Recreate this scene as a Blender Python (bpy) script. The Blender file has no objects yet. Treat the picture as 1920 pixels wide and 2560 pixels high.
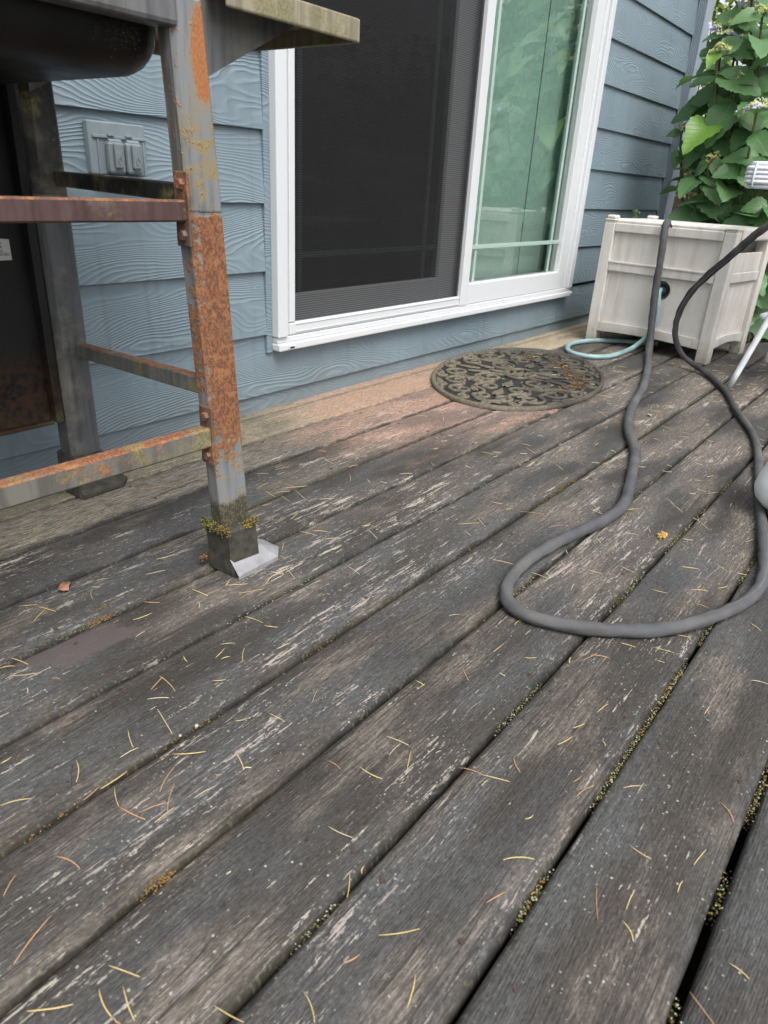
import bpy, bmesh, math, random
from mathutils import Vector, Matrix, noise as mnoise

random.seed(7)
R_ = math.radians
scene = bpy.context.scene
COL = scene.collection

# ------------------------------------------------------------------ camera
cam_d = bpy.data.cameras.new('camera')
cam = bpy.data.objects.new('camera', cam_d)
COL.objects.link(cam)
cam_d.sensor_fit = 'VERTICAL'
cam_d.sensor_height = 36.0
cam_d.sensor_width = 27.0
cam_d.lens = 36.0 * 1753.0 / 2560.0
cam_d.clip_start = 0.02
cam_d.clip_end = 2000.0
CR = Matrix(((0.61652152, 0.3061919, -0.72536042, 0.0),
             (-0.78560507, 0.3003266, -0.54095158, 0.0),
             (0.05221004, 0.90335511, 0.42570372, 0.65),
             (0, 0, 0, 1)))
cam.matrix_world = CR
cam_d.dof.use_dof = True
cam_d.dof.focus_distance = 1.6
cam_d.dof.aperture_fstop = 9.0
scene.camera = cam

# ------------------------------------------------------------------ world, sun, exposure
SUN_EL, SUN_AZ = 58.0, -118.0           # azimuth of the sun seen from the deck, degrees from +X
world = bpy.data.worlds.new('World')
scene.world = world
world.use_nodes = True
wn = world.node_tree
for n in list(wn.nodes):
    wn.nodes.remove(n)
w_out = wn.nodes.new('ShaderNodeOutputWorld')
w_bg = wn.nodes.new('ShaderNodeBackground')
w_sky = wn.nodes.new('ShaderNodeTexSky')
w_hs = wn.nodes.new('ShaderNodeHueSaturation')
w_sky.sky_type = 'NISHITA'
w_sky.sun_disc = False
w_sky.sun_elevation = R_(SUN_EL)
w_sky.sun_rotation = R_(90.0 - SUN_AZ)
w_sky.air_density = 1.0
w_sky.dust_density = 4.0
w_hs.inputs['Saturation'].default_value = 0.28
w_bg.inputs['Strength'].default_value = 0.15
wn.links.new(w_sky.outputs[0], w_hs.inputs['Color'])
wn.links.new(w_hs.outputs[0], w_bg.inputs[0])
wn.links.new(w_bg.outputs[0], w_out.inputs[0])

sun_d = bpy.data.lights.new('sun', 'SUN')
sun_d.energy = 1.4
sun_d.angle = R_(35.0)
sun_d.color = (1.0, 0.97, 0.93)
sun = bpy.data.objects.new('sun', sun_d)
COL.objects.link(sun)
sd = Vector((math.cos(R_(SUN_EL)) * math.cos(R_(SUN_AZ)), math.cos(R_(SUN_EL)) * math.sin(R_(SUN_AZ)), math.sin(R_(SUN_EL))))
sun.rotation_euler = sd.to_track_quat('Z', 'Y').to_euler()

scene.view_settings.view_transform = 'Standard'
scene.view_settings.look = 'None'
scene.view_settings.gamma = 1.0
scene.view_settings.exposure = 0.82
scene.cycles.max_bounces = 6
scene.cycles.transparent_max_bounces = 12

# ------------------------------------------------------------------ node helper
class NT:
    def __init__(self, name):
        self.mat = bpy.data.materials.new(name)
        self.mat.use_nodes = True
        self.t = self.mat.node_tree
        for n in list(self.t.nodes):
            self.t.nodes.remove(n)
        self.out = self.t.nodes.new('ShaderNodeOutputMaterial')

    def _set(self, sock, v):
        if isinstance(v, bpy.types.NodeSocket):
            self.t.links.new(v, sock)
        elif v is not None:
            if sock.type == 'RGBA' and len(v) == 3:
                v = (*v, 1.0)
            sock.default_value = v

    def node(self, typ, ins=None, out=0, **attrs):
        n = self.t.nodes.new(typ)
        for k, v in attrs.items():
            setattr(n, k, v)
        for k, v in (ins or {}).items():
            self._set(n.inputs[k], v)
        return n.outputs[out]

    def m(self, op, a, b=None, c=None, clamp=False):
        n = self.t.nodes.new('ShaderNodeMath')
        n.operation = op
        n.use_clamp = clamp
        self._set(n.inputs[0], a)
        if b is not None: self._set(n.inputs[1], b)
        if c is not None: self._set(n.inputs[2], c)
        return n.outputs[0]

    def pos(self):
        return self.node('ShaderNodeNewGeometry', out=0)

    def obj(self):
        return self.node('ShaderNodeTexCoord', out=3)

    def sep(self, v):
        n = self.t.nodes.new('ShaderNodeSeparateXYZ')
        self._set(n.inputs[0], v)
        return n.outputs[0], n.outputs[1], n.outputs[2]

    def comb(self, x, y, z=0.0):
        return self.node('ShaderNodeCombineXYZ', {0: x, 1: y, 2: z})

    def rand(self):
        return self.node('ShaderNodeObjectInfo', out=5)

    def scaled(self, x, y, z, sx, sy, sz=1.0):
        return self.comb(self.m('MULTIPLY', x, sx), self.m('MULTIPLY', y, sy), self.m('MULTIPLY', z, sz) if z is not None else 0.0)

    def noise(self, vec, scale=1.0, detail=2.0, rough=0.5, dist=0.0):
        return self.node('ShaderNodeTexNoise', {'Vector': vec, 'Scale': scale, 'Detail': detail, 'Roughness': rough, 'Distortion': dist})

    def step(self, v, a, b):
        return self.node('ShaderNodeMapRange', {0: v, 1: a, 2: b, 3: 0.0, 4: 1.0}, clamp=True, interpolation_type='SMOOTHSTEP')

    def rng(self, v, a, b, c, d):
        return self.node('ShaderNodeMapRange', {0: v, 1: a, 2: b, 3: c, 4: d}, clamp=True)

    def mix(self, f, a, b, blend='MIX'):
        n = self.t.nodes.new('ShaderNodeMix')
        n.data_type = 'RGBA'
        n.blend_type = blend
        self._set(n.inputs[0], f)
        self._set(n.inputs[6], a)
        self._set(n.inputs[7], b)
        return n.outputs[2]

    def bump(self, h, strength=1.0, dist=0.001, normal=None):
        ins = {'Strength': strength, 'Distance': dist, 'Height': h}
        if normal is not None: ins['Normal'] = normal
        return self.node('ShaderNodeBump', ins)

    def bsdf(self, color, rough=0.6, metal=0.0, normal=None, spec=0.5, **extra):
        ins = {'Base Color': color, 'Roughness': rough, 'Metallic': metal, 'Specular IOR Level': spec}
        if normal is not None: ins['Normal'] = normal
        for k, v in extra.items():
            ins[k.replace('_', ' ')] = v
        return self.node('ShaderNodeBsdfPrincipled', ins)

    def done(self, shader):
        self.t.links.new(shader, self.out.inputs[0])
        return self.mat

def plain(name, color, rough=0.6, metal=0.0, var=0.15, scale=20.0, bump=0.0, spec=0.5):
    t = NT(name)
    p = t.obj()
    n = t.noise(p, scale, 4, 0.6)
    f = t.rng(n, 0.3, 0.7, 1.0 - var, 1.0 + var)
    c = t.mix(1.0, color, t.comb(f, f, f), 'MULTIPLY')
    nm = t.bump(t.noise(p, scale * 8, 3), 0.6, bump) if bump else None
    return t.done(t.bsdf(c, rough, metal, nm, spec))

# ------------------------------------------------------------------ materials
M = {}

def mat_deck(name, tint):
    t = NT(name)
    x, y, z = t.sep(t.pos())
    r = t.rand()
    px = t.m('ADD', x, t.m('MULTIPLY', r, 37.0))
    py = t.m('ADD', y, t.m('MULTIPLY', r, 13.0))
    v = t.m('FRACT', t.m('ADD', t.m('DIVIDE', y, 0.15), 20.0))
    edge = t.m('MULTIPLY', t.m('ABSOLUTE', t.m('SUBTRACT', v, 0.5)), 2.0)      # 0 middle, 1 gap
    big = t.noise(t.scaled(px, py, None, 2.2, 8.0), 1.0, 3, 0.55)
    big2 = t.noise(t.scaled(px, py, None, 3.4, 11.0), 1.0, 3, 0.6)
    clus = t.noise(t.scaled(px, py, None, 2.4, 9.0), 1.0, 1, 0.5)
    wv = t.noise(t.scaled(px, py, None, 1.5, 9.0), 1.0, 1, 0.5)
    kn = t.t.nodes.new('ShaderNodeTexVoronoi')
    t._set(kn.inputs['Vector'], t.comb(t.m('MULTIPLY', px, 0.8), t.m('MULTIPLY', py, 1.5), 0.0))
    kn.inputs['Scale'].default_value = 2.3
    kon = t.m('GREATER_THAN', t.sep(kn.outputs[1])[0], 0.62)
    kd = kn.outputs[0]
    swirl = t.m('MULTIPLY', t.m('SUBTRACT', 1.0, t.step(kd, 0.0, 0.16)), kon)
    phase = t.m('ADD', t.m('MULTIPLY', py, 300.0), t.m('MULTIPLY', wv, 34.0))
    phase = t.m('ADD', phase, t.m('MULTIPLY', swirl, 11.0))
    ring = t.m('SINE', t.m('MULTIPLY', phase, 6.2832))
    fib = t.noise(t.scaled(px, t.m('ADD', py, t.m('MULTIPLY', swirl, 0.03)), None, 14.0, 620.0), 1.0, 2, 0.7)
    fib2 = t.noise(t.scaled(px, py, None, 30.0, 230.0), 1.0, 2, 0.65)
    if tint == 'dark':
        c = t.mix(t.step(big, 0.38, 0.62), (0.044, 0.0392, 0.0345), (0.068, 0.069, 0.0685))
        c = t.mix(t.step(big2, 0.48, 0.68), c, (0.100, 0.085, 0.070))
        c = t.mix(t.m('MULTIPLY', t.m('SUBTRACT', 1.0, t.step(t.m('ADD', clus, t.m('MULTIPLY', t.m('SUBTRACT', big2, 0.5), 0.5)), 0.34, 0.50)), 0.34), c, (0.019, 0.0168, 0.0145))
        c = t.mix(t.m('MULTIPLY', t.m('MULTIPLY', t.step(clus, 0.40, 0.60), t.step(x, 0.9, 1.9)), 0.75), c, (0.120, 0.100, 0.084))
    else:
        c = t.mix(t.step(big, 0.36, 0.66), (0.26, 0.215, 0.15), (0.34, 0.285, 0.20))
        c = t.mix(t.step(big2, 0.46, 0.66), c, (0.17, 0.155, 0.105))
        c = t.mix(t.m('MULTIPLY', t.m('MULTIPLY', t.step(fib2, 0.42, 0.58), t.m('SUBTRACT', 1.0, t.step(x, 1.0, 2.2))), 0.7), c, (0.12, 0.112, 0.085))
    # trodden, sun-bleached reddish area beside the mat and pale area near the wall
    wob = t.m('MULTIPLY', t.m('SUBTRACT', big2, 0.5), 1.1)
    dx = t.m('DIVIDE', t.m('SUBTRACT', x, 2.05), 0.82)
    dy = t.m('DIVIDE', t.m('SUBTRACT', y, 1.28), 0.40)
    d2 = t.m('SQRT', t.m('ADD', t.m('MULTIPLY', dx, dx), t.m('MULTIPLY', dy, dy)))
    red = t.m('SUBTRACT', 1.0, t.step(t.m('ADD', d2, wob), 0.60, 1.12))
    if tint == 'dark':
        redc = t.mix(t.step(fib2, 0.4, 0.62), (0.215, 0.130, 0.098), (0.41, 0.27, 0.205))
        redc = t.mix(t.m('MULTIPLY', t.step(big, 0.46, 0.64), 0.8), redc, (0.13, 0.098, 0.083))
    else:
        redc = t.mix(t.step(fib2, 0.4, 0.62), (0.27, 0.175, 0.125), (0.37, 0.25, 0.18))
    c = t.mix(t.m('MULTIPLY', red, 0.9), c, redc)
    pale = 0.0
    if tint == 'dark':
        pd = t.m('ADD', t.m('SUBTRACT', y, 1.17), t.m('MULTIPLY', wob, 0.22))
        pale = t.m('MULTIPLY', t.step(pd, 0.0, 0.10), t.m('SUBTRACT', 1.0, t.step(x, 0.75, 1.7)))
        c = t.mix(t.m('MULTIPLY', pale, 0.85), c, t.mix(t.step(fib2, 0.4, 0.6), (0.13, 0.115, 0.088), (0.30, 0.265, 0.21)))
    f1 = t.rng(fib, 0.28, 0.72, 0.76, 1.26)
    f2 = t.rng(ring, -1.0, 1.0, 0.92, 1.08)
    mot = t.noise(t.scaled(px, py, None, 60.0, 210.0), 1.0, 3, 0.78)
    gr = t.noise(t.scaled(px, py, None, 170.0, 380.0), 1.0, 2, 0.75)
    ff = t.m('MULTIPLY', t.m('MULTIPLY', f1, f2), t.m('MULTIPLY', t.rng(mot, 0.30, 0.70, 0.58, 1.46), t.rng(gr, 0.28, 0.72, 0.62, 1.42)))
    c = t.mix(1.0, c, t.comb(ff, ff, ff), 'MULTIPLY')
    # pale flecks where the coating has worn through, cut up by the grain
    fm = t.noise(t.scaled(px, py, None, 23.0, 210.0), 1.0, 3, 0.68)
    fl = t.noise(t.scaled(px, py, None, 8.0, 78.0), 1.0, 4, 0.68)
    cl = t.m('SUBTRACT', t.rng(clus, 0.36, 0.66, -0.055, 0.105), t.m('MULTIPLY', t.m('SUBTRACT', 1.0, t.step(y, 0.148, 0.152)), 0.10))
    cut = t.m('ADD', t.rng(fib, 0.3, 0.7, -0.05, 0.05), t.m('ADD', t.rng(mot, 0.3, 0.7, -0.04, 0.04), t.rng(gr, 0.3, 0.7, -0.06, 0.06)))
    k1 = t.step(t.m('ADD', t.m('ADD', fm, cl), cut), 0.655, 0.705)
    k2 = t.step(t.m('ADD', t.m('ADD', fl, t.m('MULTIPLY', cl, 0.8)), t.m('MULTIPLY', cut, 0.8)), 0.655, 0.685)
    fc = t.mix(t.step(big, 0.42, 0.58), (0.44, 0.41, 0.345), (0.38, 0.325, 0.295))
    c = t.mix(t.m('MULTIPLY', k1, t.rng(fm, 0.5, 0.75, 0.25, 0.75)), c, fc)
    c = t.mix(t.m('MULTIPLY', k2, 0.80), c, fc)
    # rubbed, greyish-pink scuffs
    sc = t.step(t.m('ADD', big2, cut), 0.54, 0.68)
    c = t.mix(t.m('MULTIPLY', t.m('MULTIPLY', sc, t.step(fib2, 0.48, 0.60)), 0.38), c, (0.28, 0.245, 0.225))
    # knots and drying cracks
    c = t.mix(t.m('MULTIPLY', t.m('MULTIPLY', t.m('SUBTRACT', 1.0, t.step(kd, 0.012, 0.034)), kon), 0.8), c, (0.022, 0.017, 0.014))
    ck = t.noise(t.scaled(px, py, None, 2.6, 95.0), 1.0, 1, 0.5)
    crack = t.m('MULTIPLY', t.m('SUBTRACT', 1.0, t.step(t.m('ABSOLUTE', t.m('SUBTRACT', ck, 0.5)), 0.004, 0.016)), t.step(big2, 0.46, 0.60))
    c = t.mix(t.m('MULTIPLY', crack, 0.65), c, (0.014, 0.012, 0.011))
    # lichen crumbs
    vn = t.t.nodes.new('ShaderNodeTexVoronoi')
    t._set(vn.inputs['Vector'], t.comb(px, py, 0.0))
    vn.inputs['Scale'].default_value = 230.0
    vr, vg, vb = t.sep(vn.outputs[1])
    ok = t.m('GREATER_THAN', t.m('ADD', vr, t.m('MULTIPLY', t.m('SUBTRACT', clus, 0.5), 0.7)), 0.90)
    dots = t.m('MULTIPLY', t.m('SUBTRACT', 1.0, t.step(vn.outputs[0], t.m('MULTIPLY', vg, 0.28), t.m('MULTIPLY', t.m('ADD', vg, 0.25), 0.34))), ok)
    c = t.mix(t.m('MULTIPLY', dots, t.rng(vb, 0, 1, 0.25, 0.8)), c, (0.40, 0.41, 0.35))
    # grime and green film along the board edges
    en = t.noise(t.scaled(px, py, None, 14.0, 40.0), 1.0, 3, 0.65)
    eg = t.step(t.m('ADD', edge, t.m('MULTIPLY', t.m('SUBTRACT', en, 0.5), 0.45)), 0.83, 1.0)
    gcol = t.mix(t.step(big2, 0.45, 0.62), (0.014, 0.013, 0.012), (0.030, 0.027, 0.017))
    c = t.mix(t.m('MULTIPLY', eg, 0.88 if tint == 'dark' else 0.45), c, gcol)
    gm = t.m('MULTIPLY', t.step(t.m('ADD', edge, t.m('MULTIPLY', t.m('SUBTRACT', en, 0.5), 1.3)), 0.72, 1.05), t.m('GREATER_THAN', vb, 0.72))
    c = t.mix(t.m('MULTIPLY', t.m('MULTIPLY', gm, t.m('SUBTRACT', 1.0, t.step(vn.outputs[0], 0.1, 0.6))), 0.28), c, (0.20, 0.19, 0.11))
    if tint == 'dark':
        # plum-grey bare patch
        ax = t.m('DIVIDE', t.m('SUBTRACT', t.m('ADD', x, t.m('MULTIPLY', t.m('SUBTRACT', y, 0.855), 0.7)), 0.428), 0.070)
        ay = t.m('DIVIDE', t.m('SUBTRACT', y, 0.862), 0.034)
        ad = t.m('ADD', t.m('MAXIMUM', t.m('ABSOLUTE', ax), t.m('ABSOLUTE', ay)), t.m('MULTIPLY', t.m('SUBTRACT', en, 0.5), 0.9))
        c = t.mix(t.m('MULTIPLY', t.m('SUBTRACT', 1.0, t.step(ad, 0.86, 1.06)), 0.85), c, (0.088, 0.070, 0.070))
    h = t.m('ADD', t.m('ADD', t.m('MULTIPLY', fib, 0.8), t.m('MULTIPLY', ring, 0.08)), t.m('ADD', t.m('MULTIPLY', mot, 0.6), t.m('MULTIPLY', gr, 0.6)))
    nm = t.bump(h, 0.8, 0.0018)
    rough = t.rng(big, 0.3, 0.7, 0.62, 0.82)
    return t.done(t.bsdf(c, rough, 0.0, nm, 0.4))

def mat_siding():
    t = NT('painted_fibre_cement')
    x, y, z = t.sep(t.pos())
    r = t.rand()
    qx = t.m('ADD', x, t.m('MULTIPLY', r, 53.0))
    qz = t.m('ADD', z, t.m('MULTIPLY', r, 29.0))
    n1 = t.noise(t.scaled(qx, qz, None, 2.3, 8.0), 1.0, 1.0, 0.4)
    n2 = t.noise(t.scaled(qx, qz, None, 26.0, 34.0), 1.0, 1.0, 0.5)
    ph = t.m('ADD', t.m('MULTIPLY', qz, 84.0), t.m('MULTIPLY', n1, 25.0))
    ph = t.m('ADD', ph, t.m('MULTIPLY', n2, 0.55))
    s = t.m('SINE', t.m('MULTIPLY', ph, 6.2832))
    s = t.m('POWER', t.m('MULTIPLY', t.m('ADD', s, 1.0), 0.5), 2.2)
    amp = t.rng(n1, 0.30, 0.62, 1.0, 0.35)
    sa = t.m('MULTIPLY', s, amp)
    nm = t.bump(sa, 1.0, 0.00125)
    dirt = t.noise(t.scaled(x, z, None, 4.0, 4.0), 1.0, 3, 0.6)
    c = t.mix(t.step(dirt, 0.35, 0.7), (0.162, 0.218, 0.252), (0.184, 0.242, 0.278))
    c = t.mix(t.m('MULTIPLY', sa, 0.30), c, (0.265, 0.330, 0.370))  # highlights on the grain ridges, painted lighter into the colour
    low = t.m('SUBTRACT', 1.0, t.step(t.m('ADD', z, t.m('MULTIPLY', t.m('SUBTRACT', dirt, 0.5), 0.2)), 0.0, 0.13))
    c = t.mix(t.m('MULTIPLY', low, 0.35), c, (0.12, 0.125, 0.11))
    stk_ = t.noise(t.scaled(x, z, None, 34.0, 1.6), 1.0, 3, 0.6)
    c = t.mix(t.m('MULTIPLY', t.step(stk_, 0.54, 0.72), 0.22), c, (0.085, 0.105, 0.115))
    vo = t.node('ShaderNodeTexVoronoi', {'Vector': t.comb(x, z, 0.0), 'Scale': 17.0}, out=0)
    c = t.mix(t.m('MULTIPLY', t.m('SUBTRACT', 1.0, t.step(vo, 0.03, 0.05)), 0.35), c, (0.5, 0.52, 0.52))
    return t.done(t.bsdf(c, 0.48, 0.0, nm, 0.45))

def mat_vinyl(name='white_vinyl', col=(0.60, 0.62, 0.635)):
    t = NT(name)
    p = t.pos()
    x, y, z = t.sep(p)
    n = t.noise(p, 6.0, 5, 0.65)
    st = t.noise(t.scaled(x, z, y, 40.0, 2.5, 40.0), 1.0, 3, 0.6)
    c = t.mix(t.m('MULTIPLY', t.step(n, 0.55, 0.8), 0.35), col, (0.50, 0.50, 0.46))
    c = t.mix(t.m('MULTIPLY', t.step(st, 0.55, 0.8), 0.15), c, (0.55, 0.55, 0.5))
    return t.done(t.bsdf(c, 0.38, 0.0, None, 0.5))

def mat_rusty(name, level=0.5, base=(0.20, 0.212, 0.22), zones=False, green=0.0):
    t = NT(name)
    p = t.pos()
    x, y, z = t.sep(p)
    nr = t.node('ShaderNodeNewGeometry', out=1)
    nx, ny, nz = t.sep(nr)
    n1 = t.noise(p, 9.0, 5, 0.65)
    n2 = t.noise(p, 60.0, 4, 0.6)
    n3 = t.noise(t.scaled(x, y, z, 330.0, 330.0, 210.0), 1.0, 3, 0.6)
    st = t.noise(t.scaled(x, y, z, 70.0, 70.0, 6.0), 1.0, 4, 0.6)
    c = t.mix(t.step(st, 0.4, 0.66), base, tuple(b * 0.62 for b in base))
    c = t.mix(t.m('MULTIPLY', t.step(n1, 0.5, 0.7), 0.5), c, (0.24, 0.22, 0.17))
    if zones:
        front = t.step(t.m('MULTIPLY', ny, -1.0), 0.5, 0.85)
        zz = t.m('ADD', z, t.m('MULTIPLY', t.m('SUBTRACT', n1, 0.5), 0.16))
        lowband = t.m('MULTIPLY', t.step(zz, 0.17, 0.30), t.m('SUBTRACT', 1.0, t.step(z, 0.585, 0.60)))
        uz = t.m('ADD', zz, t.m('MULTIPLY', t.m('SUBTRACT', x, 0.69), -1.6))
        upband = t.m('MULTIPLY', t.step(uz, 0.64, 0.74), t.m('SUBTRACT', 1.0, t.step(uz, 0.80, 0.87)))
        upx = t.step(t.m('ADD', t.m('ADD', x, t.m('MULTIPLY', z, 0.062)), t.m('MULTIPLY', t.m('SUBTRACT', n1, 0.5), 0.03)), 0.712, 0.750)
        upband = t.m('MULTIPLY', upband, upx)
        stain = t.m('MULTIPLY', t.step(zz, 0.60, 0.63), t.m('SUBTRACT', 1.0, t.step(zz, 0.68, 0.75)))
        c = t.mix(t.m('MULTIPLY', t.m('MULTIPLY', stain, front), t.step(n2, 0.42, 0.56)), c, (0.24, 0.20, 0.12))
        side = t.m('SUBTRACT', 1.0, front)
        sideband = t.m('MULTIPLY', t.m('MULTIPLY', t.step(zz, 0.27, 0.36), t.m('SUBTRACT', 1.0, t.step(zz, 0.42, 0.58))), side)
        rm = t.m('ADD', t.m('MULTIPLY', lowband, front), t.m('MULTIPLY', sideband, 0.62))
        topn = t.m('ADD', t.m('MULTIPLY', t.step(n2, 0.3, 0.7), 0.5), t.m('MULTIPLY', n3, 0.35))
        rsum = t.m('ADD', t.m('MULTIPLY', rm, 0.62), topn)
        rmask = t.step(t.m('ADD', rsum, t.m('ADD', t.m('MULTIPLY', t.m('SUBTRACT', n3, 0.5), 0.35), t.m('MULTIPLY', t.m('SUBTRACT', st, 0.5), 0.55))), 0.56, 0.86)
        halo = t.m('MULTIPLY', t.step(rsum, 0.50, 0.68), front)
        c = t.mix(t.m('MULTIPLY', halo, 0.75), c, (0.27, 0.21, 0.10))
        sideup = t.m('MULTIPLY', side, t.step(z, 0.56, 0.62))
        c = t.mix(t.m('MULTIPLY', t.m('MULTIPLY', sideup, t.step(st, 0.42, 0.6)), 0.6), c, (0.10, 0.085, 0.06))
    else:
        top = t.m('MULTIPLY', t.step(nz, 0.5, 0.9), 0.30)
        rmask = t.step(t.m('ADD', t.m('ADD', t.m('MULTIPLY', n1, 0.6), t.m('MULTIPLY', n2, 0.4)), top), 0.74 - level * 0.4, 0.90 - level * 0.4)
    rc = t.mix(t.step(n3, 0.42, 0.58), (0.13, 0.055, 0.030), (0.26, 0.110, 0.050))
    rc = t.mix(t.m('MULTIPLY', t.step(n2, 0.5, 0.66), 0.6), rc, (0.34, 0.165, 0.07))
    if zones:
        upc = t.mix(t.step(n3, 0.4, 0.6), (0.38, 0.155, 0.045), (0.30, 0.105, 0.035))
    c = t.mix(rmask, c, rc)
    if zones:
        um = t.m('MULTIPLY', t.step(t.m('ADD', upband, t.m('ADD', t.m('MULTIPLY', t.m('SUBTRACT', n1, 0.5), 0.7), t.m('MULTIPLY', t.m('SUBTRACT', n3, 0.5), 0.5))), 0.12, 0.75), front)
        um = t.m('MULTIPLY', um, t.step(upband, 0.02, 0.25))
        c = t.mix(t.m('MULTIPLY', um, 0.95), c, t.mix(t.step(um, 0.3, 0.95), (0.30, 0.21, 0.09), upc))
    if green > 0:
        gm = t.step(t.noise(p, 14.0, 5, 0.7), 0.62 - green * 0.25, 0.70 - green * 0.2)
        c = t.mix(t.m('MULTIPLY', gm, 0.7), c, t.mix(t.step(n3, 0.4, 0.6), (0.13, 0.12, 0.05), (0.25, 0.22, 0.10)))
    if zones:
        grime = t.m('SUBTRACT', 1.0, t.step(t.m('ADD', z, t.m('MULTIPLY', t.m('SUBTRACT', n1, 0.5), 0.06)), 0.135, 0.15))
        gc = t.mix(t.step(n3, 0.45, 0.62), (0.035, 0.031, 0.022), (0.13, 0.115, 0.06))
        c = t.mix(t.m('MULTIPLY', grime, 0.92), c, gc)
    hh = t.m('ADD', t.m('MULTIPLY', rmask, t.m('ADD', n3, n2)), t.m('MULTIPLY', n3, 0.2))
    nm = t.bump(hh, 0.7, 0.0012)
    rough = t.mix(rmask, (0.45, 0.45, 0.45), (0.88, 0.88, 0.88))
    return t.done(t.bsdf(c, t.sep(rough)[0], 0.0, nm, 0.4))

def mat_black(name, rust_low=False, rough=0.35):
    t = NT(name)
    p = t.pos()
    x, y, z = t.sep(p)
    n1 = t.noise(p, 7.0, 5, 0.65)
    n2 = t.noise(p, 80.0, 3, 0.6)
    c = t.mix(t.step(n1, 0.4, 0.7), (0.006, 0.006, 0.0065), (0.012, 0.012, 0.0115))
    if rust_low:
        zz = t.m('ADD', z, t.m('MULTIPLY', t.m('SUBTRACT', n1, 0.5), 0.2))
        rm = t.m('MULTIPLY', t.m('SUBTRACT', 1.0, t.step(zz, 0.22, 0.36)), t.step(t.m('ADD', n2, t.m('MULTIPLY', n1, 0.5)), 0.6, 0.85))
        c = t.mix(t.m('MULTIPLY', rm, 0.8), c, (0.045, 0.021, 0.009))
        c = t.mix(t.m('MULTIPLY', t.m('SUBTRACT', 1.0, t.step(zz, 0.17, 0.20)), 0.8), c, (0.06, 0.055, 0.03))
    else:
        gm = t.step(t.noise(p, 16.0, 4, 0.7), 0.66, 0.75)
        c = t.mix(t.m('MULTIPLY', gm, 0.6), c, (0.04, 0.04, 0.018))
    return t.done(t.bsdf(c, t.rng(n1, 0.3, 0.7, rough * 0.7, rough * 1.5), 0.0, t.bump(n2, 0.3, 0.0006), 0.3))

DARK_FROM = 5.0      # metres along the grey hose from which it is black
def mat_hose(name, col, pitch, rough=0.8, bumpd=0.0006, strength=0.6):
    t = NT(name)
    u = t.node('ShaderNodeUVMap')
    ux, uy, uz = t.sep(u)
    p = t.pos()
    rb = t.m('SINE', t.m('MULTIPLY', ux, 6.2832 / pitch))
    rb2 = t.m('SINE', t.m('MULTIPLY', t.m('ADD', t.m('MULTIPLY', ux, 1.0 / pitch), t.m('MULTIPLY', uy, 9.0)), 6.2832))
    n = t.noise(p, 18.0, 4, 0.6)
    n2 = t.noise(p, 300.0, 2, 0.6)
    c = t.mix(t.step(n, 0.35, 0.7), col, tuple(min(1, a * 1.35) for a in col))
    c = t.mix(t.m('MULTIPLY', t.step(n2, 0.62, 0.72), 0.3), c, tuple(min(1, a * 2.2) for a in col))
    seam = t.m('SUBTRACT', 1.0, t.step(t.m('ABSOLUTE', t.m('SUBTRACT', t.m('FRACT', t.m('ADD', uy, t.m('MULTIPLY', ux, 0.35))), 0.5)), 0.008, 0.03))
    if name.startswith('woven'):
        c = t.mix(t.m('MULTIPLY', t.step(t.m('ADD', ux, n), DARK_FROM - 0.25, DARK_FROM + 1.4), 0.85), c, (0.016, 0.016, 0.018))
        c = t.mix(t.m('MULTIPLY', t.step(t.noise(p, 6.0, 3), 0.45, 0.7), 0.45), c, (0.15, 0.14, 0.125))
    c = t.mix(t.m('MULTIPLY', seam, 0.35), c, tuple(min(1, a * 2.4) for a in col))
    wr = t.noise(t.scaled(ux, uy, None, 26.0, 3.0), 1.0, 2)
    h = t.m('ADD', t.m('ADD', t.m('MULTIPLY', t.m('ADD', rb, rb2), 0.16), t.m('MULTIPLY', n2, 0.7)), t.m('MULTIPLY', wr, 5.0))
    return t.done(t.bsdf(c, rough, 0.0, t.bump(h, strength, bumpd), 0.3))

def mat_glass(name, tint, refl=1.0):
    t = NT(name)
    fr = t.node('ShaderNodeFresnel', {'IOR': 1.52})
    fr = t.m('MULTIPLY', fr, refl, clamp=True)
    tr = t.node('ShaderNodeBsdfTransparent', {'Color': tint})
    gl = t.node('ShaderNodeBsdfGlossy', {'Color': (0.97, 1.0, 0.97), 'Roughness': 0.004})
    return t.done(t.node('ShaderNodeMixShader', {0: fr, 1: tr, 2: gl}))

def mat_screen():
    t = NT('insect_mesh')
    x, y, z = t.sep(t.pos())
    ln = t.m('SINE', t.m('MULTIPLY', z, 6.2832 / 0.0066))
    l2 = t.m('SINE', t.m('MULTIPLY', x, 6.2832 / 0.0045))
    op = t.m('ADD', 0.68, t.m('ADD', t.m('MULTIPLY', ln, 0.10), t.m('MULTIPLY', l2, 0.03)))
    tr = t.node('ShaderNodeBsdfTransparent', {'Color': (1, 1, 1)})
    df = t.bsdf((0.022, 0.022, 0.023), 0.6, 0.0, None, 0.08)
    return t.done(t.node('ShaderNodeMixShader', {0: op, 1: tr, 2: df}))

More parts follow.
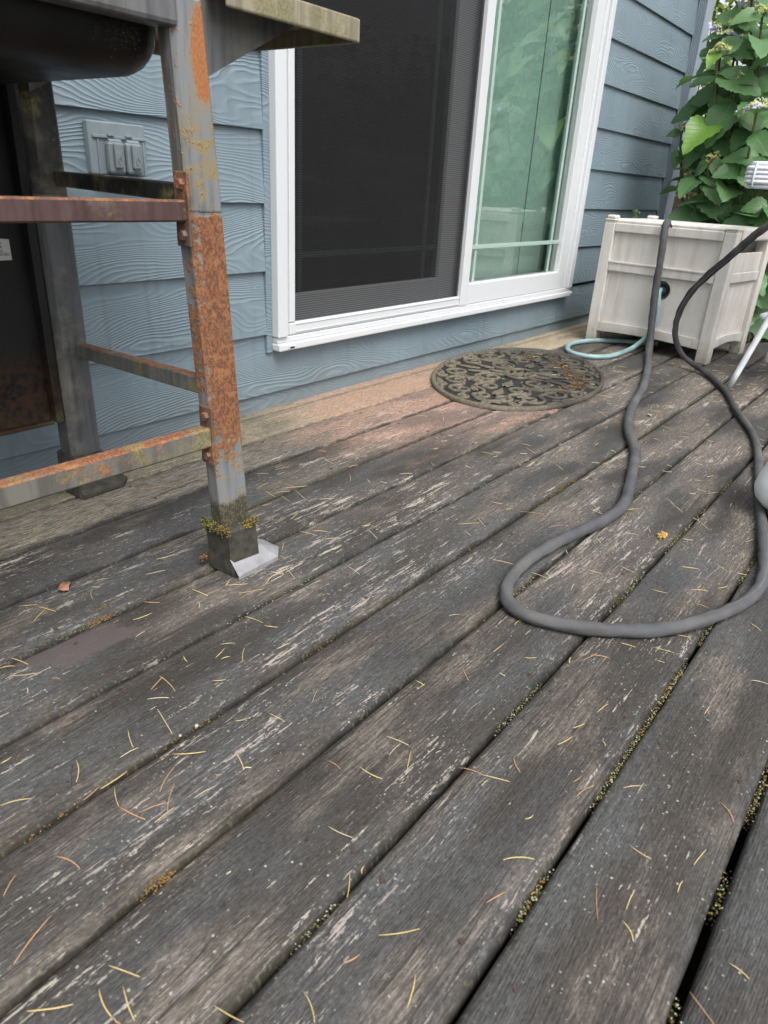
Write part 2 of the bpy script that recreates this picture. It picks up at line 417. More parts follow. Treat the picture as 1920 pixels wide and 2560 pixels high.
def mat_leaf(name, a, b, spots=True):
    t = NT(name)
    o = t.obj()
    x, y, z = t.sep(o)
    r = t.rand()
    ax = t.m('ABSOLUTE', y)
    side = t.m('SUBTRACT', x, t.m('MULTIPLY', ax, 0.75))
    vein = t.m('ABSOLUTE', t.m('SINE', t.m('MULTIPLY', side, 3.1416 / 0.11)))
    vm = t.m('SUBTRACT', 1.0, t.step(vein, 0.04, 0.16))
    mid = t.m('SUBTRACT', 1.0, t.step(ax, 0.006, 0.014))
    n = t.noise(o, 4.0, 4, 0.6)
    c = t.mix(t.m('ADD', t.m('MULTIPLY', r, 0.7), t.m('MULTIPLY', n, 0.35)), a, b)
    c = t.mix(t.m('MULTIPLY', vm, 0.28), c, tuple(min(1, q * 1.8) for q in b))
    c = t.mix(t.m('MULTIPLY', mid, 0.7), c, (0.22, 0.34, 0.13))
    if spots:
        vo = t.node('ShaderNodeTexVoronoi', {'Vector': t.comb(t.m('ADD', x, t.m('MULTIPLY', r, 9.0)), y, 0.0), 'Scale': 26.0}, out=0)
        c = t.mix(t.m('MULTIPLY', t.m('SUBTRACT', 1.0, t.step(vo, 0.14, 0.2)), 0.4), c, (0.02, 0.05, 0.02))
    nm = t.bump(t.m('SUBTRACT', 1.0, t.m('ADD', vm, mid)), 0.5, 0.02)
    bs = t.bsdf(c, t.rng(n, 0.3, 0.7, 0.32, 0.5), 0.0, nm, 0.5)
    tl = t.node('ShaderNodeBsdfTranslucent', {'Color': t.mix(0.5, c, (0.2, 0.36, 0.05))})
    return t.done(t.node('ShaderNodeMixShader', {0: 0.28, 1: bs, 2: tl}))

def mat_box():
    t = NT('taupe_resin')
    o = t.obj()
    x, y, z = t.sep(o)
    p = t.pos()
    n = t.noise(p, 8.0, 5, 0.65)
    st = t.noise(t.scaled(x, y, z, 26.0, 26.0, 2.2), 1.0, 4, 0.6)
    c = t.mix(t.step(n, 0.4, 0.7), (0.60, 0.572, 0.535), (0.66, 0.635, 0.60))
    c = t.mix(t.m('MULTIPLY', t.step(st, 0.46, 0.72), 0.5), c, (0.38, 0.35, 0.29))
    zz = t.m('ADD', z, t.m('MULTIPLY', t.m('SUBTRACT', n, 0.5), 0.16))
    low = t.m('SUBTRACT', 1.0, t.step(zz, 0.0, 0.11))
    c = t.mix(t.m('MULTIPLY', low, 0.7), c, (0.19, 0.175, 0.10))
    n4 = t.noise(p, 55.0, 4, 0.7)
    c = t.mix(t.m('MULTIPLY', t.m('MULTIPLY', t.step(n4, 0.56, 0.68), t.m('SUBTRACT', 1.0, t.step(z, 0.02, 0.10))), 0.7), c, (0.10, 0.10, 0.06))
    return t.done(t.bsdf(c, 0.55, 0.0, t.bump(t.noise(p, 120.0, 3), 0.25, 0.0008), 0.4))

def mat_mat():
    t = NT('dirty_rubber')
    p = t.pos()
    x, y, z = t.sep(p)
    n = t.noise(p, 7.0, 5, 0.65)
    n2 = t.noise(p, 90.0, 3, 0.6)
    c = t.mix(t.step(n, 0.35, 0.65), (0.040, 0.036, 0.029), (0.070, 0.063, 0.050))
    w = t.m('ADD', t.m('SUBTRACT', 2.62, x), t.m('MULTIPLY', t.m('SUBTRACT', y, 1.2), 0.9))
    c = t.mix(t.m('MULTIPLY', t.step(t.m('ADD', w, t.m('MULTIPLY', t.m('SUBTRACT', n, 0.5), 0.9)), 0.0, 0.35), 0.85), c, t.mix(t.step(n2, 0.4, 0.6), (0.105, 0.090, 0.064), (0.165, 0.144, 0.104)))
    return t.done(t.bsdf(c, 0.7, 0.0, t.bump(n2, 0.5, 0.0012), 0.4))

M['deck'] = mat_deck('weathered_deck_wood', 'dark')
M['ledger'] = mat_deck('bleached_cedar', 'light')
M['siding'] = mat_siding()
M['vinyl'] = mat_vinyl()
M['leg'] = mat_rusty('galvanised_leg_rust', zones=True)
M['steel'] = mat_rusty('grey_steel', 0.02, (0.085, 0.088, 0.090))
M['bar_low'] = mat_rusty('rusted_bar_green', 0.60, (0.155, 0.150, 0.130), green=0.45)
M['bar_up'] = mat_rusty('rusted_bar_purple', 0.48, (0.085, 0.050, 0.046), green=0.10)
M['bar_side'] = mat_rusty('rusted_side_bar', 0.34, (0.14, 0.145, 0.14), green=0.4)
M['bar_dark'] = mat_rusty('dark_side_bar', 0.1, (0.032, 0.032, 0.030), green=0.35)
M['bracket'] = mat_rusty('rusted_bracket', 0.72, (0.12, 0.08, 0.06))
M['shelf'] = mat_rusty('corroded_shelf', 0.12, (0.30, 0.27, 0.19), green=0.75)
M['rail'] = mat_rusty('grey_rail', -0.2, (0.135, 0.137, 0.14))
M['black'] = mat_black('black_enamel')
M['panel'] = mat_black('black_panel', True, 0.5)
M['boot'] = plain('mossy_black_boot', (0.045, 0.043, 0.032), 0.8, 0, 0.5, 60, 0.002)
M['foot'] = plain('pale_grey_foot', (0.25, 0.25, 0.26), 0.5, 0, 0.2, 40, 0.0008)
M['hose'] = mat_hose('woven_grey_hose', (0.066, 0.068, 0.073), 0.0022, 0.8, 0.0006)
M['hose_dark'] = mat_hose('woven_black_hose', (0.035, 0.035, 0.038), 0.0035, 0.7, 0.0008)
M['teal'] = mat_hose('teal_vinyl_hose', (0.20, 0.30, 0.30), 0.02, 0.32, 0.0002, 0.2)
M['box'] = mat_box()
M['reel'] = plain('blue_black_reel', (0.055, 0.072, 0.105), 0.4, 0, 0.3, 30)
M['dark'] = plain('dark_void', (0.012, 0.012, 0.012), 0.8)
M['mat'] = mat_mat()
M['mat_rust'] = plain('orange_debris', (0.17, 0.085, 0.022), 0.95, 0, 0.6, 160, 0.004)
M['glass'] = mat_glass('green_tinted_glass', (0.88, 0.96, 0.92), 2.2)
M['glass2'] = mat_glass('dim_glass', (0.6, 0.68, 0.64), 0.9)
M['screen'] = mat_screen()
M['grille'] = plain('pale_grille', (0.36, 0.47, 0.42), 0.4, 0, 0.05)
M['curtain'] = plain('grey_green_fabric', (0.72, 0.88, 0.81), 0.9, 0, 0.08, 60)
M['room'] = plain('dim_room', (0.16, 0.15, 0.14), 0.9, 0, 0.2, 2)
M['outlet'] = plain('painted_grey_cover', (0.20, 0.245, 0.27), 0.5, 0, 0.10, 30)
M['outlet_lid'] = plain('grey_plastic_lid', (0.19, 0.225, 0.24), 0.42, 0, 0.10, 40)
M['downspout'] = plain('blue_grey_downspout', (0.25, 0.30, 0.345), 0.42, 0, 0.10, 8)
M['chair'] = plain('white_chair_paint', (0.76, 0.79, 0.82), 0.4, 0, 0.08, 20)
M['strap'] = plain('white_woven_strap', (0.66, 0.69, 0.74), 0.5, 0, 0.12, 40)
M['pot'] = plain('white_glazed_pot', (0.86, 0.90, 0.92), 0.35, 0, 0.08, 12)
M['terracotta'] = plain('brown_saucer', (0.23, 0.14, 0.11), 0.8, 0, 0.2, 20)
M['nail'] = plain('rusty_nail', (0.055, 0.036, 0.030), 0.7, 0, 0.3, 200)
M['soil'] = plain('dark_soil', (0.035, 0.030, 0.024), 0.95, 0, 0.5, 5, 0.01)
M['joist'] = plain('dark_joist_wood', (0.03, 0.026, 0.022), 0.9, 0, 0.3, 8)
M['leaf'] = mat_leaf('hydrangea_leaf', (0.050, 0.135, 0.042), (0.160, 0.295, 0.130))
M['leaf_lime'] = mat_leaf('young_leaf', (0.10, 0.22, 0.03), (0.16, 0.30, 0.05), False)
M['leaf_yellow'] = plain('yellow_green_leaf', (0.20, 0.27, 0.035), 0.6, 0, 0.4, 3)
M['leaf_dark'] = plain('deep_green_leaf', (0.045, 0.095, 0.03), 0.55, 0, 0.5, 2)
M['stem'] = plain('brown_green_stem', (0.07, 0.075, 0.035), 0.7, 0, 0.4, 20)
M['bark'] = plain('grey_brown_bark', (0.09, 0.07, 0.055), 0.9, 0, 0.4, 10, 0.004)
M['bud'] = plain('yellow_green_bud', (0.44, 0.47, 0.17), 0.7, 0, 0.25, 30)
M['bud2'] = plain('cream_green_bud', (0.52, 0.54, 0.34), 0.7, 0, 0.25, 30)
M['petal'] = plain('lilac_petal', (0.46, 0.46, 0.80), 0.6, 0, 0.2, 8)
M['fence'] = plain('brown_fence_board', (0.13, 0.095, 0.07), 0.9, 0, 0.4, 6, 0.002)
M['moss_y'] = plain('yellow_green_moss', (0.14, 0.145, 0.03), 0.95, 0, 0.5, 90)
M['moss_p'] = plain('pale_green_lichen', (0.36, 0.39, 0.24), 0.95, 0, 0.4, 90)
M['moss_o'] = plain('rusty_moss', (0.24, 0.13, 0.03), 0.95, 0, 0.5, 90)
M['moss_d'] = plain('dark_gap_debris', (0.035, 0.030, 0.020), 0.95, 0, 0.6, 90)
M['needle_y'] = plain('golden_needle', (0.62, 0.47, 0.20), 0.55, 0, 0.2, 60)
M['needle_s'] = plain('straw_needle', (0.58, 0.50, 0.31), 0.55, 0, 0.2, 60)
M['needle_o'] = plain('orange_needle', (0.50, 0.28, 0.14), 0.55, 0, 0.2, 60)
M['dry_leaf'] = plain('pinkish_brown_leaf', (0.38, 0.19, 0.12), 0.7, 0, 0.25, 60, 0.001)
M['tuft'] = plain('ochre_tuft', (0.42, 0.28, 0.07), 0.9, 0, 0.4, 90)
M['paper'] = plain('label_paper', (0.42, 0.42, 0.40), 0.6, 0, 0.05)
M['ink'] = plain('black_ink', (0.02, 0.02, 0.02), 0.7, 0, 0.0)
M['twig'] = plain('grey_twig', (0.07, 0.065, 0.06), 0.8, 0, 0.2, 60)
M['shell'] = plain('white_bead', (0.40, 0.39, 0.33), 0.8, 0, 0.3, 200)

# ------------------------------------------------------------------ object helpers
def link(name, me, parent=None, mat=None):
    o = bpy.data.objects.new(name, me)
    COL.objects.link(o)
    if parent is not None: o.parent = parent
    if mat is not None and me is not None and not me.materials:
        me.materials.append(mat)
    return o

def from_bm(name, bm, mat, parent=None, smooth=False):
    me = bpy.data.meshes.new(name)
    bmesh.ops.recalc_face_normals(bm, faces=bm.faces[:])
    bm.to_mesh(me)
    bm.free()
    if smooth:
        for p in me.polygons: p.use_smooth = True
    return link(name, me, parent, mat)

def from_py(name, v, f, mat, parent=None, smooth=False):
    me = bpy.data.meshes.new(name)
    me.from_pydata(v, [], f)
    me.update()
    if smooth:
        for p in me.polygons: p.use_smooth = True
    return link(name, me, parent, mat)

def add_box(bm, x0, x1, y0, y1, z0, z1, bev=0.0, seg=2):
    r = bmesh.ops.create_cube(bm, size=1.0)
    vs = r['verts']
    for v in vs:
        v.co = Vector(((x0 + x1) / 2 + v.co.x * (x1 - x0), (y0 + y1) / 2 + v.co.y * (y1 - y0), (z0 + z1) / 2 + v.co.z * (z1 - z0)))
    if bev > 0:
        es = set()
        for v in vs:
            es.update(v.link_edges)
        bmesh.ops.bevel(bm, geom=list(es), offset=bev, segments=seg, profile=0.5, affect='EDGES')
    return vs

def box(name, x0, x1, y0, y1, z0, z1, mat, parent=None, bev=0.003, seg=2):
    bm = bmesh.new()
    add_box(bm, x0, x1, y0, y1, z0, z1, bev, seg)
    return from_bm(name, bm, mat, parent)

def empty(name, loc=(0, 0, 0), rz=0.0):
    o = bpy.data.objects.new(name, None)
    COL.objects.link(o)
    o.location = loc
    o.rotation_euler = (0, 0, rz)
    o.empty_display_size = 0.05
    return o

def tag(o, label=None, cat=None, group=None, kind=None):
    if label: o['label'] = label
    if cat: o['category'] = cat
    if group: o['group'] = group
    if kind: o['kind'] = kind
    return o

def catmull(pts, n):
    P = [Vector(p) for p in pts]
    P = [P[0] * 2 - P[1]] + P + [P[-1] * 2 - P[-2]]
    out = []
    for i in range(1, len(P) - 2):
        a, b, c, d = P[i - 1], P[i], P[i + 1], P[i + 2]
        for k in range(n):
            t = k / n
            out.append(0.5 * ((2 * b) + (c - a) * t + (2 * a - 5 * b + 4 * c - d) * t * t + (3 * b - a - 3 * c + d) * t ** 3))
    out.append(P[-2])
    return out

def tube_data(path, rad, segs=12, flat=None, wob=0.0, seed=0):
    V, F, U = [], [], []
    n = len(path)
    up = Vector((0, 0, 1))
    L = 0.0
    prev = None
    for i, p in enumerate(path):
        t = (path[min(i + 1, n - 1)] - path[max(i - 1, 0)]).normalized()
        if prev is None:
            s = t.cross(up)
            if s.length < 0.1: s = t.cross(Vector((0, 1, 0)))
            s.normalize()
        else:
            s = (prev - t * prev.dot(t)).normalized()
        prev = s
        w = s.cross(t).normalized()
        r = rad(i / max(1, n - 1)) if callable(rad) else rad
        if i: L += (p - path[i - 1]).length
        for k in range(segs):
            a = 2 * math.pi * k / segs
            rr = r
            if wob: rr *= 1 + wob * mnoise.noise(Vector((L * 45 + seed, math.cos(a) * 1.3, math.sin(a) * 1.3)))
            V.append(p + s * math.cos(a) * rr * (flat or 1.0) + w * math.sin(a) * rr)
            U.append((L, k / segs))
    for i in range(n - 1):
        for k in range(segs):
            a, b = i * segs + k, i * segs + (k + 1) % segs
            F.append((a, b, b + segs, a + segs))
    F.append(tuple(range(segs))[::-1])
    F.append(tuple((n - 1) * segs + k for k in range(segs)))
    return V, F, U

def tube(name, path, rad, mat, parent=None, segs=12, flat=None, wob=0.0, seed=0):
    V, F, U = tube_data(path, rad, segs, flat, wob, seed)
    o = from_py(name, V, F, mat, parent, True)
    uv = o.data.uv_layers.new(name='UVMap')
    for l in o.data.loops:
        uv.data[l.index].uv = U[l.vertex_index]
    return o

def lathe(name, prof, mat, parent=None, segs=24, center=(0, 0)):
    V, F = [], []
    for (r, z) in prof:
        for k in range(segs):
            a = 2 * math.pi * k / segs
            V.append((center[0] + r * math.cos(a), center[1] + r * math.sin(a), z))
    for i in range(len(prof) - 1):
        for k in range(segs):
            a, b = i * segs + k, i * segs + (k + 1) % segs
            F.append((a, b, b + segs, a + segs))
    F.append(tuple(range(segs))[::-1])
    F.append(tuple((len(prof) - 1) * segs + k for k in range(segs)))
    bm = bmesh.new()
    me = bpy.data.meshes.new('tmp'); me.from_pydata(V, [], F); bm.from_mesh(me)
    return from_bm(name, bm, mat, parent, True)

# ================================================================== SETTING
# ground: one sheet to the horizon
g = from_py('ground', [(-400, -400, -0.42), (400, -400, -0.42), (400, 400, -0.42), (-400, 400, -0.42)], [(0, 1, 2, 3)], M['soil'])
tag(g, kind='structure')

# ---- deck
DX0, DX1 = -0.9, 4.12
deck = empty('deck', (0, 0, 0))
tag(deck, kind='structure')
GAPW = {0: 0.0085, 1: 0.0052, 2: 0.0042, 3: 0.004, 4: 0.004, 5: 0.004, 6: 0.005, 7: 0.004, 8: 0.004, 9: 0.004}
JOISTS = [-0.41, 0.0, 0.405, 0.81, 1.217, 1.624, 2.03, 2.437, 2.843, 3.25, 3.656]

def board(y0, y1, ga, gb, mat, x0, x1, seed, rnd=0.007):
    ya, yb = y0 + ga / 2, y1 - gb / 2
    w = yb - ya
    prof = []
    T = 0.032
    cup = 0.0012
    for (fy, fz) in ((0.0, -T), (0.0, -rnd * 1.3), (0.0012 / w, -rnd * 0.62), (rnd * 0.45 / w, -rnd * 0.22), (rnd * 1.1 / w, -0.0004), (0.27, cup * 0.3), (0.5, cup), (0.73, cup * 0.3),
                     (1 - rnd * 1.1 / w, -0.0004), (1 - rnd * 0.45 / w, -rnd * 0.22), (1 - 0.0012 / w, -rnd * 0.62), (1.0, -rnd * 1.3), (1.0, -T)):
        prof.append((ya + fy * w, fz))
    n = int((x1 - x0) / 0.045)
    k = len(prof)
    V, F = [], []
    for i in range(n + 1):
        x = x0 + (x1 - x0) * i / n
        ea = mnoise.noise(Vector((x * 4.0, seed * 3.1, 0))) * 0.0016 + mnoise.noise(Vector((x * 17.0, seed * 3.1, 4))) * 0.0011
        eb = mnoise.noise(Vector((x * 4.0, seed * 3.1, 9))) * 0.0016 + mnoise.noise(Vector((x * 17.0, seed * 3.1, 14))) * 0.0011
        dz = mnoise.noise(Vector((x * 1.1, seed * 7.7, 2))) * 0.0012
        for j, (yy, zz) in enumerate(prof):
            f = (yy - ya) / w
            yy2 = yy + (ea * (1 - f) if f < 0.3 else 0) + (eb * f if f > 0.7 else 0)
            lump = mnoise.noise(Vector((x * 22.0, f * 6, seed))) * 0.0009 if (f < 0.12 or f > 0.88) else 0
            V.append((x, yy2, zz + (dz + lump if zz > -T + 0.001 else 0)))
    for i in range(n):
        for j in range(k - 1):
            a = i * k + j
            F.append((a, a + 1, a + k + 1, a + k))
        F.append((i * k + k - 1, i * k, (i + 1) * k, (i + 1) * k + k - 1))
    F.append(tuple(range(k)))
    F.append(tuple(n * k + j for j in range(k))[::-1])
    o = from_py('board', V, F, mat, deck, True)
    return o

nail_me = None
def nail_mesh():
    bm = bmesh.new()
    bmesh.ops.create_cone(bm, cap_ends=True, segments=10, radius1=0.0037, radius2=0.0030, depth=0.0020)
    me = bpy.data.meshes.new('nail')
    bm.to_mesh(me); bm.free()
    me.materials.append(M['nail'])
    return me
nail_me = nail_mesh()
rng = random.Random(3)
for k in range(-13, 9):
    b = board(k * 0.15, (k + 1) * 0.15, GAPW.get(k, 0.006), GAPW.get(k + 1, 0.006), M['deck'], DX0, DX1, k + 20, rng.uniform(0.006, 0.010))
    if k >= -1:
        for jx in JOISTS:
            for f in (0.18, 0.83):
                if rng.random() < 0.12: continue
                nl = link('nail', nail_me, b)
                nl.location = (jx + rng.uniform(-0.012, 0.012), (k + f) * 0.15 + rng.uniform(-0.008, 0.008), 0.0006)
                nl.rotation_euler = (rng.uniform(-.1, .1), rng.uniform(-.1, .1), rng.uniform(0, 3))
ledger = board(1.352, 1.558, 0.004, 0.0, M['ledger'], DX0, DX1, 77, 0.006)
ledger.name = 'ledger_board'
for i, jx in enumerate(JOISTS):
    box('joist', jx - 0.02, jx + 0.02, -1.95, 1.5, -0.20, -0.034, M['joist'], deck, 0.0)
box('rim_joist', DX1 - 0.04, DX1 - 0.002, -1.95, 1.55, -0.20, -0.034, M['joist'], deck, 0.0)
box('gap_debris_bed', DX0, DX1, 0.15 * 3 - 0.02, 1.37, -0.0335, -0.0325, M['joist'], deck, 0.0)

# ---- house wall with lap siding
wall = empty('house_wall', (1.8, 1.56, 0))
tag(wall, 'blue grey lap siding house wall with embossed wood grain', 'wall')
wall.location = (0, 0, 0)
WX0, WX1 = -1.1, 4.79
DOOR_L, DOOR_R, DOOR_B, DOOR_T = 1.465, 3.513, 0.175, 2.25
EXPO = 0.177

def plank(x0, x1, zb, zt, seed):
    # tapered lap: bottom edge proud of the course below
    yb, yt = 1.5400, 1.5525
    th = 0.0085
    bm = bmesh.new()
    sag = 0.0008
    n = max(2, int((x1 - x0) / 0.4))
    ring = []
    for i in range(n + 1):
        x = x0 + (x1 - x0) * i / n
        d = mnoise.noise(Vector((x * 0.9, seed, 0))) * sag
        ring.append([bm.verts.new((x, yb + 0.0012 + d, zb)), bm.verts.new((x, yb + d, zb + 0.0015)), bm.verts.new((x, yt + d, zt)), bm.verts.new((x, yt + th, zt)), bm.verts.new((x, yb + th + d, zb))])
    for i in range(n):
        a, b = ring[i], ring[i + 1]
        for j in range(5):
            bm.faces.new((a[j], a[(j + 1) % 5], b[(j + 1) % 5], b[j]))
    bm.faces.new(ring[0][::-1]); bm.faces.new(ring[-1])
    return from_bm('siding_plank', bm, M['siding'], wall)

seed = 0
for k in range(-2, 14):
    zb = 0.048 + k * EXPO
    zt = zb + EXPO + 0.018
    if zb < DOOR_B and k < 1:
        cuts = {-2: [WX0, WX1], -1: [WX0, 0.2, 1.205, 2.9, WX1], 0: [WX0, 0.628, 3.43, WX1]}[k]
        for a, b in zip(cuts[:-1], cuts[1:]):
            top = zt
            if k == 0 and b > 1.0:
                # below the door the course stops under the sill: left stub beside the jamb is separate
                plank(max(a, 0.628) + 0.001, b - 0.001, zb, DOOR_B + 0.035, seed)
            else:
                plank(a + 0.001, b - 0.001, zb, top, seed)
            seed += 1
        if k == 0:
            box('siding_filler', 0.63, DOOR_L - 0.024, 1.5505, 1.5585, 0.19, 0.24, M['siding'], wall, 0.0)
    elif zb < DOOR_T:
        plank(WX0, DOOR_L - 0.024, zb, zt, seed); seed += 1
        plank(DOOR_R + 0.006, WX1, zb, zt, seed); seed += 1
    else:
        plank(WX0, WX1, zb, zt, seed); seed += 1
box('caulk_strip', DOOR_L - 0.0235, DOOR_L - 0.001, 1.5405, 1.562, 0.17, DOOR_T, M['siding'], wall, 0.002)
# sheathing behind the planks
box('sheathing', WX0, DOOR_L + 0.01, 1.5625, 1.64, -0.40, 2.56, M['joist'], wall, 0.0)
box('sheathing', DOOR_R - 0.01, WX1, 1.5625, 1.64, -0.40, 2.56, M['joist'], wall, 0.0)
box('sheathing', DOOR_L + 0.012, DOOR_R - 0.012, 1.5625, 1.64, -0.40, DOOR_B - 0.01, M['joist'], wall, 0.0)
box('sheathing', DOOR_L + 0.012, DOOR_R - 0.012, 1.5625, 1.64, DOOR_T + 0.01, 2.56, M['joist'], wall, 0.0)
box('corner_board', WX1 + 0.001, WX1 + 0.02, 1.535, 1.66, -0.3, 2.56, M['siding'], wall, 0.002)
box('end_wall', WX1 - 0.05, WX1 - 0.001, 1.66, 5.0, -0.4, 2.56, M['siding'], wall, 0.0)
box('soffit', WX0, WX1 + 0.3, 1.35, 1.66, 2.57, 2.60, M['vinyl'], wall, 0.002)

# ---- room behind the glass
room = empty('interior_room', (0, 0, 0))
tag(room, kind='structure')
box('room_back', WX0, WX1 - 0.06, 4.4, 4.45, -0.1, 2.5, M['room'], room, 0.0)
box('room_side', 0.6, 0.65, 1.645, 4.39, -0.1, 2.5, M['room'], room, 0.0)
box('room_side', WX1 - 0.12, WX1 - 0.07, 1.645, 4.39, -0.1, 2.5, M['room'], room, 0.0)
box('room_floor', 0.66, WX1 - 0.13, 1.645, 4.39, 0.10, 0.14, M['room'], room, 0.0)
box('room_ceiling', 0.66, WX1 - 0.13, 1.645, 4.39, 2.46, 2.5, M['room'], room, 0.0)

# ================================================================== SLIDING DOOR
door = empty('sliding_door', (2.49, 1.55, 0.175))
tag(door, 'white framed sliding glass door with dark insect screen on its left half', 'door')
doff = Vector((2.49, 1.55, 0.175))
def dbox(name, x0, x1, y0, y1, z0, z1, mat, parent=None, bev=0.003):
    o = box(name, x0 - doff.x, x1 - doff.x, y0 - doff.y, y1 - doff.y, z0 - doff.z, z1 - doff.z, mat, parent or door, bev)
    return o
VI = M['vinyl']
# outer frame
for (a, b, c_, d_) in ((1.465, 1.505, 1.507, 1.52), (3.470, 3.513, 3.440, 3.469)):
    dbox('jamb', a, b, 1.516, 1.62, 0.2155, DOOR_T - 0.041, VI)
    dbox('jamb_step', c_ if c_ < 2 else c_, d_, 1.528, 1.62, 0.2155, DOOR_T - 0.041, VI)
dbox('head', 1.465, 3.513, 1.516, 1.62, DOOR_T - 0.04, DOOR_T, VI)
sill = dbox('sill', 1.465, 3.513, 1.512, 1.62, 0.175, 0.197, VI, None, 0.004)
dbox('sill_track', 1.4675, 3.5105, 1.524, 1.62, 0.1975, 0.2145, VI, None, 0.002)
for x in (1.500, 3.487):
    w = dbox('weep_cover', x, x + 0.030, 1.5095, 1.5125, 0.180, 0.190, VI, sill, 0.001)
    w.parent = sill
    dbox('weep_slot', x + 0.006, x + 0.024, 1.5085, 1.5094, 0.182, 0.1865, M['dark'], sill, 0.0)
# screen panel: slim white frame and mesh
dbox('screen_frame', 1.521, 1.545, 1.526, 1.546, 0.2535, DOOR_T - 0.066, VI)
dbox('screen_frame', 2.468, 2.520, 1.522, 1.546, 0.2155, DOOR_T - 0.041, VI)
dbox('screen_frame', 1.521, 2.4665, 1.526, 1.546, 0.2155, 0.2530, VI, None, 0.005)
dbox('screen_frame', 1.521, 2.4665, 1.526, 1.546, DOOR_T - 0.065, DOOR_T - 0.042, VI)
for z in (0.223, 0.246):
    dbox('screen_bead', 1.546, 2.466, 1.524, 1.5255, z, z + 0.003, VI, None, 0.0006)
def dquad(name, x0, x1, y, z0, z1, mat):
    o = from_py(name, [(x0 - doff.x, y - doff.y, z0 - doff.z), (x1 - doff.x, y - doff.y, z0 - doff.z), (x1 - doff.x, y - doff.y, z1 - doff.z), (x0 - doff.x, y - doff.y, z1 - doff.z)], [(0, 1, 2, 3)], mat, door)
    return o
dquad('screen_mesh', 1.5455, 2.4675, 1.538, 0.2535, DOOR_T - 0.066, M['screen'])
# sliding leaf behind the screen
GRZ = 0.425
for (a, b) in ((1.507, 1.565), (2.375, 2.505)):
    dbox('leaf_stile', a, b, 1.575, 1.612, 0.217, DOOR_T - 0.043, VI)
dbox('leaf_rail', 1.5655, 2.3745, 1.575, 1.612, 0.217, 0.325, VI)
dbox('leaf_rail', 1.5655, 2.3745, 1.575, 1.612, DOOR_T - 0.12, DOOR_T - 0.043, VI)
dquad('pane', 1.5655, 2.3745, 1.590, 0.3255, DOOR_T - 0.1205, M['glass2'])
for x in (1.625, 2.285):
    dbox('grille_bar', x, x + 0.018, 1.594, 1.600, 0.326, DOOR_T - 0.121, M['grille'], None, 0.001)
dbox('grille_bar', 1.566, 2.374, 1.6005, 1.606, GRZ, GRZ + 0.018, M['grille'], None, 0.001)
# fixed leaf on the right
dbox('fixed_stile', 2.5205, 2.535, 1.532, 1.612, 0.2155, DOOR_T - 0.043, VI)
dbox('fixed_stile', 3.360, 3.4395, 1.532, 1.612, 0.2155, DOOR_T - 0.043, VI)
dbox('fixed_rail', 2.5355, 3.3595, 1.530, 1.612, 0.2155, 0.297, VI, None, 0.004)
dbox('fixed_rail', 2.5355, 3.3595, 1.530, 1.612, DOOR_T - 0.12, DOOR_T - 0.043, VI)
dquad('pane', 2.5355, 3.3595, 1.556, 0.2975, DOOR_T - 0.1205, M['glass'])
for x in (2.588, 3.268):
    dbox('grille_bar', x, x + 0.016, 1.5505, 1.555, 0.298, DOOR_T - 0.121, M['grille'], None, 0.001)
dbox('grille_bar', 2.536, 3.359, 1.5460, 1.5502, GRZ, GRZ + 0.016, M['grille'], None, 0.001)

# panel blind behind the right pane
blind = empty('panel_blind', (2.95, 1.72, 0.2))
tag(blind, 'pleated grey green panel blind hanging behind the right door pane', 'blind')
def pleat(x0, x1, y):
    V, F = [], []
    n = int((x1 - x0) / 0.006)
    for i in range(n + 1):
        x = x0 + (x1 - x0) * i / n
        yy = y + 0.0022 * (1 if i % 2 else -1) + 0.006 * math.sin(x * 19.0)
        V += [(x - 2.95, yy - 1.72, 0.02), (x - 2.95, yy - 1.72, 2.02)]
    for i in range(n):
        F.append((2 * i, 2 * i + 2, 2 * i + 3, 2 * i + 1))
    o = from_py('blind_panel', V, F, M['curtain'], blind)
    return o
pleat(2.52, 3.135, 1.642)
pleat(3.15, 3.50, 1.648)
box('head_rail', -0.45, 0.55, -0.085, -0.065, 2.025, 2.07, M['curtain'], blind)

